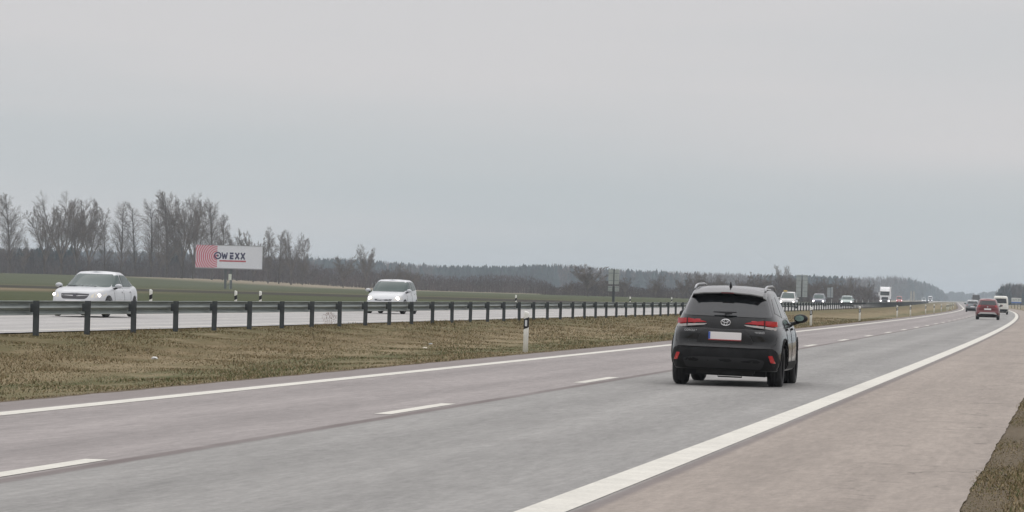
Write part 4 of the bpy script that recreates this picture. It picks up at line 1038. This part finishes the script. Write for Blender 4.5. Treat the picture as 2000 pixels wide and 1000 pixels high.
def make_tree(kind, seed, label, name='bare_tree'):
    T = Tree(seed); rd = T.rd; up = Vector((0,0,1))
    if kind == 'poplar':      # tall, straight, steep limbs
        T.limb(Vector((0,0,-.2)), up, 21.5, .36, 0, .5, [(46,.10,.62,.36), (9,.15,.6,.50), (7,.15,.6,.78)], True)
    elif kind == 'vase':      # several stems from a short bole
        T.limb(Vector((0,0,-.2)), up, 6.0, .42, 0, .3, [], True)
        for k in range(6):
            a_ = 2*PI*k/6+rd.uniform(-.4,.4); tl = rd.uniform(.22,.52)
            T.limb(Vector((0,0,rd.uniform(2.8,4.8))), Vector((math.cos(a_)*tl, math.sin(a_)*tl, 1)).normalized(), rd.uniform(13.5,16.5), .21, 0, .6, [(16,.15,.6,.36), (9,.15,.6,.50), (6,.15,.6,.74)])
    elif kind == 'slim':
        T.limb(Vector((0,0,-.2)), up, 17, .25, 0, .5, [(36,.12,.62,.32), (8,.15,.6,.50), (7,.15,.6,.78)], True)
    else:                     # round spreading small tree
        T.limb(Vector((0,0,-.2)), up, 4.0, .25, 0, .1, [], True)
        for k in range(8):
            a_ = 2*PI*k/8+rd.uniform(-.4,.4); tl = rd.uniform(.3,1.1)
            T.limb(Vector((0,0,rd.uniform(1.0,3.0))), Vector((math.cos(a_)*tl, math.sin(a_)*tl, 1)).normalized(), rd.uniform(6.5,8.5), .12, 0, .25, [(12,.15,.7,.36), (9,.15,.65,.48), (6,.15,.7,.7)])
    t = thing(name, label, 'tree', (0, -60, 0))
    link('trunk', T.tv, T.tf, bark, t, True); link('crown', T.cv, T.cf, twig, t)
    return t
protos = {}
HT = dict(poplar=22.0, vase=19.5, slim=17.0, round=9.0)
used = set(); cnt = {}
GROUPS = {'row': 'bare trees along the far field edge at left', 'mid': 'bare trees in front of the distant forest'}
def put_tree(kind, px, ytop, ybase, s, label, group, ws=1.0):
    cnt[kind] = cnt.get(kind, 0)+1; key = (kind, cnt[kind] % 3)
    X, Y = place(px, s); zb_ = ground_z(X-shift(s), s); H = sz(px, ytop, s)-zb_; sc = H/HT[kind]
    if key not in protos:
        protos[key] = make_tree(kind, hash(key[1])*13+len(kind)*7+3, label); o = protos[key]
        o.location = (X, Y, zb_); o['group'] = group; o.scale = (sc*ws, sc*ws, sc); o.rotation_euler[2] = px*.37
    else: o = dup(protos[key], (X, Y, zb_), px*.37, label, (sc*ws, sc*ws, sc), group)
    return o
ROW = [('poplar',20,386,1000,1.0,'tall bare tree standing apart at the left edge of the photo'),
 ('vase',88,402,1010,1.0,'leftmost leaning bare tree of the broad clump above the white saloon'),
 ('vase',120,386,1000,1.1,'tallest bare tree in the middle of the broad clump above the white saloon'),
 ('vase',150,394,1015,1.0,'forked bare tree right of the tallest in the broad clump above the saloon'),
 ('vase',174,404,1000,.95,'rightmost rounded bare tree of the broad clump above the saloon'),
 ('slim',206,437,1010,1.0,'short thin bare tree in the gap between the broad clump and the poplar row'),
 ('poplar',238,397,1000,1.0,'first bare poplar of the row left of the billboard'),
 ('slim',264,402,1005,1.1,'slim bare poplar, second of the row left of the billboard'),
 ('poplar',297,399,1000,.95,'bare poplar in the middle of the row left of the billboard'),
 ('poplar',327,383,1000,1.12,'tallest bare poplar of the row, a little left of the billboard'),
 ('vase',356,390,1005,1.0,'broad dark bare tree beside the left edge of the billboard'),
 ('vase',378,394,1020,.8,'bare tree directly above the left edge of the billboard'),
 ('poplar',415,398,1000,1.0,'bare poplar rising behind the red arcs of the billboard'),
 ('slim',436,425,1010,.9,'small bare tree behind the left part of the billboard'),
 ('round',464,458,1020,.6,'low pale bare tree peeping over the middle of the billboard'),
 ('round',496,458,1010,.75,'dense round bare tree peeping over the right part of the billboard'),
 ('slim',525,453,1000,1.0,'bare tree just right of the top corner of the billboard'),
 ('slim',546,456,1005,1.0,'second bare tree right of the billboard'),
 ('vase',570,452,1000,.95,'widest bare tree right of the billboard'),
 ('slim',592,470,1010,1.0,'last small bare tree of the row right of the billboard'),
 ('slim',48,470,1030,1.0,'short bare tree between the lone left tree and the broad clump'),
 ('slim',312,420,1030,.9,'thin bare tree half hidden behind the tallest poplar')]
for k, px, yt, s, ws, lb in ROW: put_tree(k, px, yt, 0, s, lb, GROUPS['row'], ws)
MID = [('round',672,500,1000,.8,'bare small tree well left of the hatchback in front of the distant forest'),
 ('vase',716,486,985,.85,'tall dark bare tree just left of the hatchback'),
 ('round',772,520,960,1.2,'low wide reddish bare tree right above the hatchback'),
 ('round',805,528,980,1.1,'low bare tree above and right of the hatchback'),
 ('round',1150,520,830,1.15,'wide bare tree with a dark trunk left of the small twin sign backs'),
 ('round',1112,550,840,.9,'low bare bush left of the wide bare tree at centre'),
 ('round',1180,545,845,.9,'dark low bare tree just left of the small twin sign backs'),
 ('round',1222,542,900,.8,'bare tree just right of the small twin sign backs'),
 ('round',1283,540,820,.85,'stout upright bare tree between the twin sign backs and the black car'),
 ('round',1336,542,830,.85,'bare tree just left of the black car roof'),
 ('round',1362,534,870,.8,'bare tree above the left roof rail of the black car'),
 ('round',1400,540,880,.9,'bare tree above the middle of the black car roof'),
 ('round',1455,542,870,.9,'brownish bare tree above the right of the black car roof'),
 ('round',1492,536,880,.9,'bare tree above the right roof rail of the black car'),
 ('vase',1530,522,1150,.8,'pale bare treetop standing higher than the wood above the silver people carrier'),
 ('round',1548,538,900,.9,'dark bare tree behind the left panel of the large grey sign backs'),
 ('round',1590,545,890,.8,'bare tree behind the dark oncoming car'),
 ('round',1622,543,900,.85,'bare tree behind the small grey sign back'),
 ('round',1655,546,920,.9,'bare tree behind the pale green car'),
 ('round',1692,552,1010,.9,'low bare tree left of the distant white lorry')]
for k, px, yt, s, ws, lb in MID: put_tree(k, px, yt, 0, s, lb, GROUPS['mid'], ws)

# ------------------------------------------------------------------ woods that read as one mass
def tinted(name, V, F, T, mat, label):
    me = bpy.data.meshes.new(name); nv = len(V)
    me.from_pydata(V, [], F); me.update(); a_ = me.attributes.new('tint', 'FLOAT', 'POINT'); a_.data.foreach_set('value', T)
    return tag(link_mesh(name, me, mat), label, kind='stuff')
def conifer(V, F, T, x, y, z, h, rd):
    w0 = h*rd.uniform(.18, .30); n = 7; t = rd.random(); tiers = 5; base = h*rd.uniform(.05, .3)
    prev = None
    for k in range(tiers):
        za = base+(h-base)*(k/tiers); zb_ = base+(h-base)*min(1, (k+1.6)/tiers); w_ = w0*(1-k/tiers)**.8+.15
        i = len(V); ph_ = rd.uniform(0, 2)
        for j in range(n):
            a_ = 2*PI*j/n+ph_; r = w_*rd.uniform(.6, 1.25); V.append((x+r*math.cos(a_), y+r*math.sin(a_), z+za-rd.uniform(0, .6))); T.append(t)
        V.append((x+rd.gauss(0,.1), y, z+zb_)); T.append(t)
        for j in range(n): F.append((i+j, i+(j+1) % n, i+n))
    V.append((x-.2, y, z)); V.append((x+.2, y, z)); V.append((x, y, z+h*.5)); T += [t, t, t]; q = len(V); F.append((q-3, q-2, q-1))
def brush(V, F, T, x, y, z, h, wd, rd, n=150, tw=.05, low=.0, core=.15):
    t = rd.random()
    for _ in range(n):
        u = rd.random()**.8; a_ = rd.uniform(0, 2*PI); zz = z+h*(low+(1-low)*u*.9); prof = math.sin(PI*min(1, .18+.78*u))**.6; r = wd*prof*rd.random()**.5
        px_, py_ = x+r*math.cos(a_), y+r*math.sin(a_); L_ = rd.uniform(.08, .2)*h; lean = rd.uniform(.1, .7)
        dx, dy, dz_ = math.cos(a_)*lean*L_*rd.uniform(.2, 1), math.sin(a_)*lean*L_, L_*(1-.5*lean)
        b = rd.uniform(0, 2*PI); ww = tw*rd.uniform(.6, 1.6); i = len(V)
        V += [(px_-ww*math.cos(b), py_-ww*math.sin(b), zz), (px_+ww*math.cos(b), py_+ww*math.sin(b), zz), (px_+dx, py_+dy, zz+dz_)]; T += [t]*3; F.append((i, i+1, i+2))
    i = len(V); V += [(x-core, y, z-.3), (x+core, y, z-.3), (x, y, z+h*.75)]; T += [t]*3; F.append((i, i+1, i+2))
rd = random.Random(11)
V, F, T = [], [], []
brush(V, F, T, 0, 0, 0, .42, .26, rd, 260, .005, core=.01)
wd_ = link('dry_weed', V, F, M('dry_weed_stems', (.20,.13,.10), .9)); ws_ = s_of(647, -22.75); wd_.location = (rx_px(647)*ws_, ws_, ground_z(-22.75, ws_))
tag(wd_, 'dry reddish weed growing behind the guardrail left of the hatchback', 'plant')
con_m = M('conifer_needles', (.024,.042,.044), .9, col2=(.040,.055,.058), scale=.01, spec=.1, tintattr=True)
bare_m = M('distant_bare_wood', (.105,.082,.075), .95, col2=(.075,.065,.062), scale=.012, spec=.05, tintattr=True)
# far forest on the rise: silhouette of tree tops by column
FAR = [(-120,478),(200,484),(450,492),(560,498),(700,502),(780,509),(850,515),(1000,517),(1060,513),(1145,515),(1180,521),(1300,527),(1400,530),(1500,534),(1600,537),(1700,538),(1740,536),(1780,540),(1810,548),(1830,556),(1844,566),(1852,577),(1857,588)]
def far_s(px): return 2300 if px < 1650 else 2300+(px-1650)*9.0
V, F, T = [], [], []; V2, F2, T2 = [], [], []
px = -120.0
while px < 1857:
    for row in range(7):
        p = px+rd.uniform(-3, 3); s = far_s(p)*(1+row*.022+rd.uniform(-.008, .008)); yt = lerp(FAR, p); X, Y = place(p, s)
        H = sz(p, yt, s)*rd.uniform(.80, 1.0)*(1 if rd.random() > .04 else 1.06)
        if p > 1780: H *= .97
        if math.sin(p*.021)+math.sin(p*.0073+1)+rd.gauss(0, .8) > (.1 if p < 1650 else 1.3): conifer(V, F, T, X, Y, -1, H+1, rd)
        else: brush(V2, F2, T2, X, Y, -1, H+1, 3.6, rd, 46, .16)
    px += 3.6
tinted('conifer_forest', V, F, T, con_m, 'hazy blue green conifer forest along the horizon')
tinted('bare_forest', V2, F2, T2, bare_m, 'hazy purple grey leafless forest among the distant conifers')
# very far wood closing the road
V, F, T = [], [], []
px = 1835.0
while px < 2080:
    for row in range(4):
        p = px+rd.uniform(-1, 1); s = 5200*(1+row*.03); X, Y = place(p, s); yt = 570.5+2.0*math.sin(p*.09)+1.2*math.sin(p*.31)
        conifer(V, F, T, X, Y, -1, (sz(p, yt, s)+1)*rd.uniform(.8, 1.02), rd)
    px += 1.4
tinted('distant_wood', V, F, T, con_m, 'very pale far wood closing the end of the road')
# wood on the right
V, F, T = [], [], []; V2, F2, T2 = [], [], []
RT = [(1942,586),(1946,576),(1951,564),(1958,553),(1976,549),(2000,551),(2080,549)]
px = 1943.0
while px < 2090:
    for row in range(5):
        p = px+rd.uniform(-1.5, 1.5); s = 1650*(1+row*.02); X, Y = place(p, s); yt = lerp(RT, p); H = sz(p, yt, s)*rd.uniform(.8, 1.03)
        if (p < 1958 and rd.random() < .7) or rd.random() < .22: conifer(V, F, T, X, Y, -.3, H*.93, rd)
        else: brush(V2, F2, T2, X, Y, -.3, H, 2.2, rd, 60, .08)
    px += 2.2
tinted('spruce_wood', V, F, T, con_m, 'dark spruces at the edge of the wood on the right')
tinted('leafless_wood', V2, F2, T2, bare_m, 'purple grey leafless wood on the right of the road')
# belt of scrub and small bare trees in front of the forest
BELT = [(-120,480),(50,480),(140,484),(170,498),(250,498),(330,488),(400,492),(500,490),(560,500),(600,505),(640,520),(690,518),(750,522),(800,530),(850,534),(900,537),(960,533),(1030,535),(1070,546),(1085,560),(1105,556),(1130,548),(1180,545),(1230,552),(1262,562),(1290,550),(1312,562),(1350,551),(1400,547),(1440,549),(1500,541),(1540,538),(1570,548),(1620,552),(1660,553),(1700,560),(1718,574)]
V2, F2, T2 = [], [], []; V, F, T = [], [], []
px = -120.0
while px < 1716:
    for row in range(5):
        p = px+rd.uniform(-3, 3); s0 = 1045 if p < 1060 else 905+max(0, p-1560)*.7
        s = s0+row*14+rd.uniform(-4, 4); yt = lerp(BELT, p); X, Y = place(p, s); zb_ = ground_z(X-shift(s), s)
        H = (sz(p, yt, s)-zb_)*rd.uniform(.62, 1.06); 
        if row == 0: H *= .6
        brush(V2, F2, T2, X, Y, zb_-.2, max(.8, H), 1.5+H*.18, rd, 85, .048)
    px += 4.2
tinted('hedgerow_scrub', V2, F2, T2, bare_m, 'belt of leafless scrub and small trees along the far field edge')
for p in [x_ for x_ in range(-20, 148, 4)]+[336, 344, 352, 330]:
    s = 1085+rd.uniform(-15, 15); X, Y = place(p+rd.uniform(-2, 2), s); zb_ = ground_z(X-shift(s), s)
    yt = (478 if p > 70 else 484)+rd.uniform(-5, 12); 
    if p > 200: yt = rd.uniform(448, 480)
    conifer(V, F, T, X, Y, zb_, sz(p, yt, s)-zb_, rd)
tinted('spruce_thicket', V, F, T, con_m, 'dark blue green spruce thicket behind the bare trees at left')

# ------------------------------------------------------------------ haze
mb = MB(); mb.box(-6800, 6200, -300, 12600, -3.0, 46)
hz = mb.build('haze'); hz['kind'] = 'stuff'; hz['label'] = 'thin grey blue winter haze over the fields'
hm = bpy.data.materials.new('haze_air'); hm.use_nodes = True; t = hm.node_tree; t.nodes.clear()
o = t.nodes.new('ShaderNodeOutputMaterial'); v = t.nodes.new('ShaderNodeVolumePrincipled')
v.inputs['Color'].default_value = (.84,.93,1.0,1); v.inputs['Density'].default_value = .00017; v.inputs['Anisotropy'].default_value = 0
t.links.new(v.outputs[0], o.inputs['Volume']); hz.data.materials.append(hm)
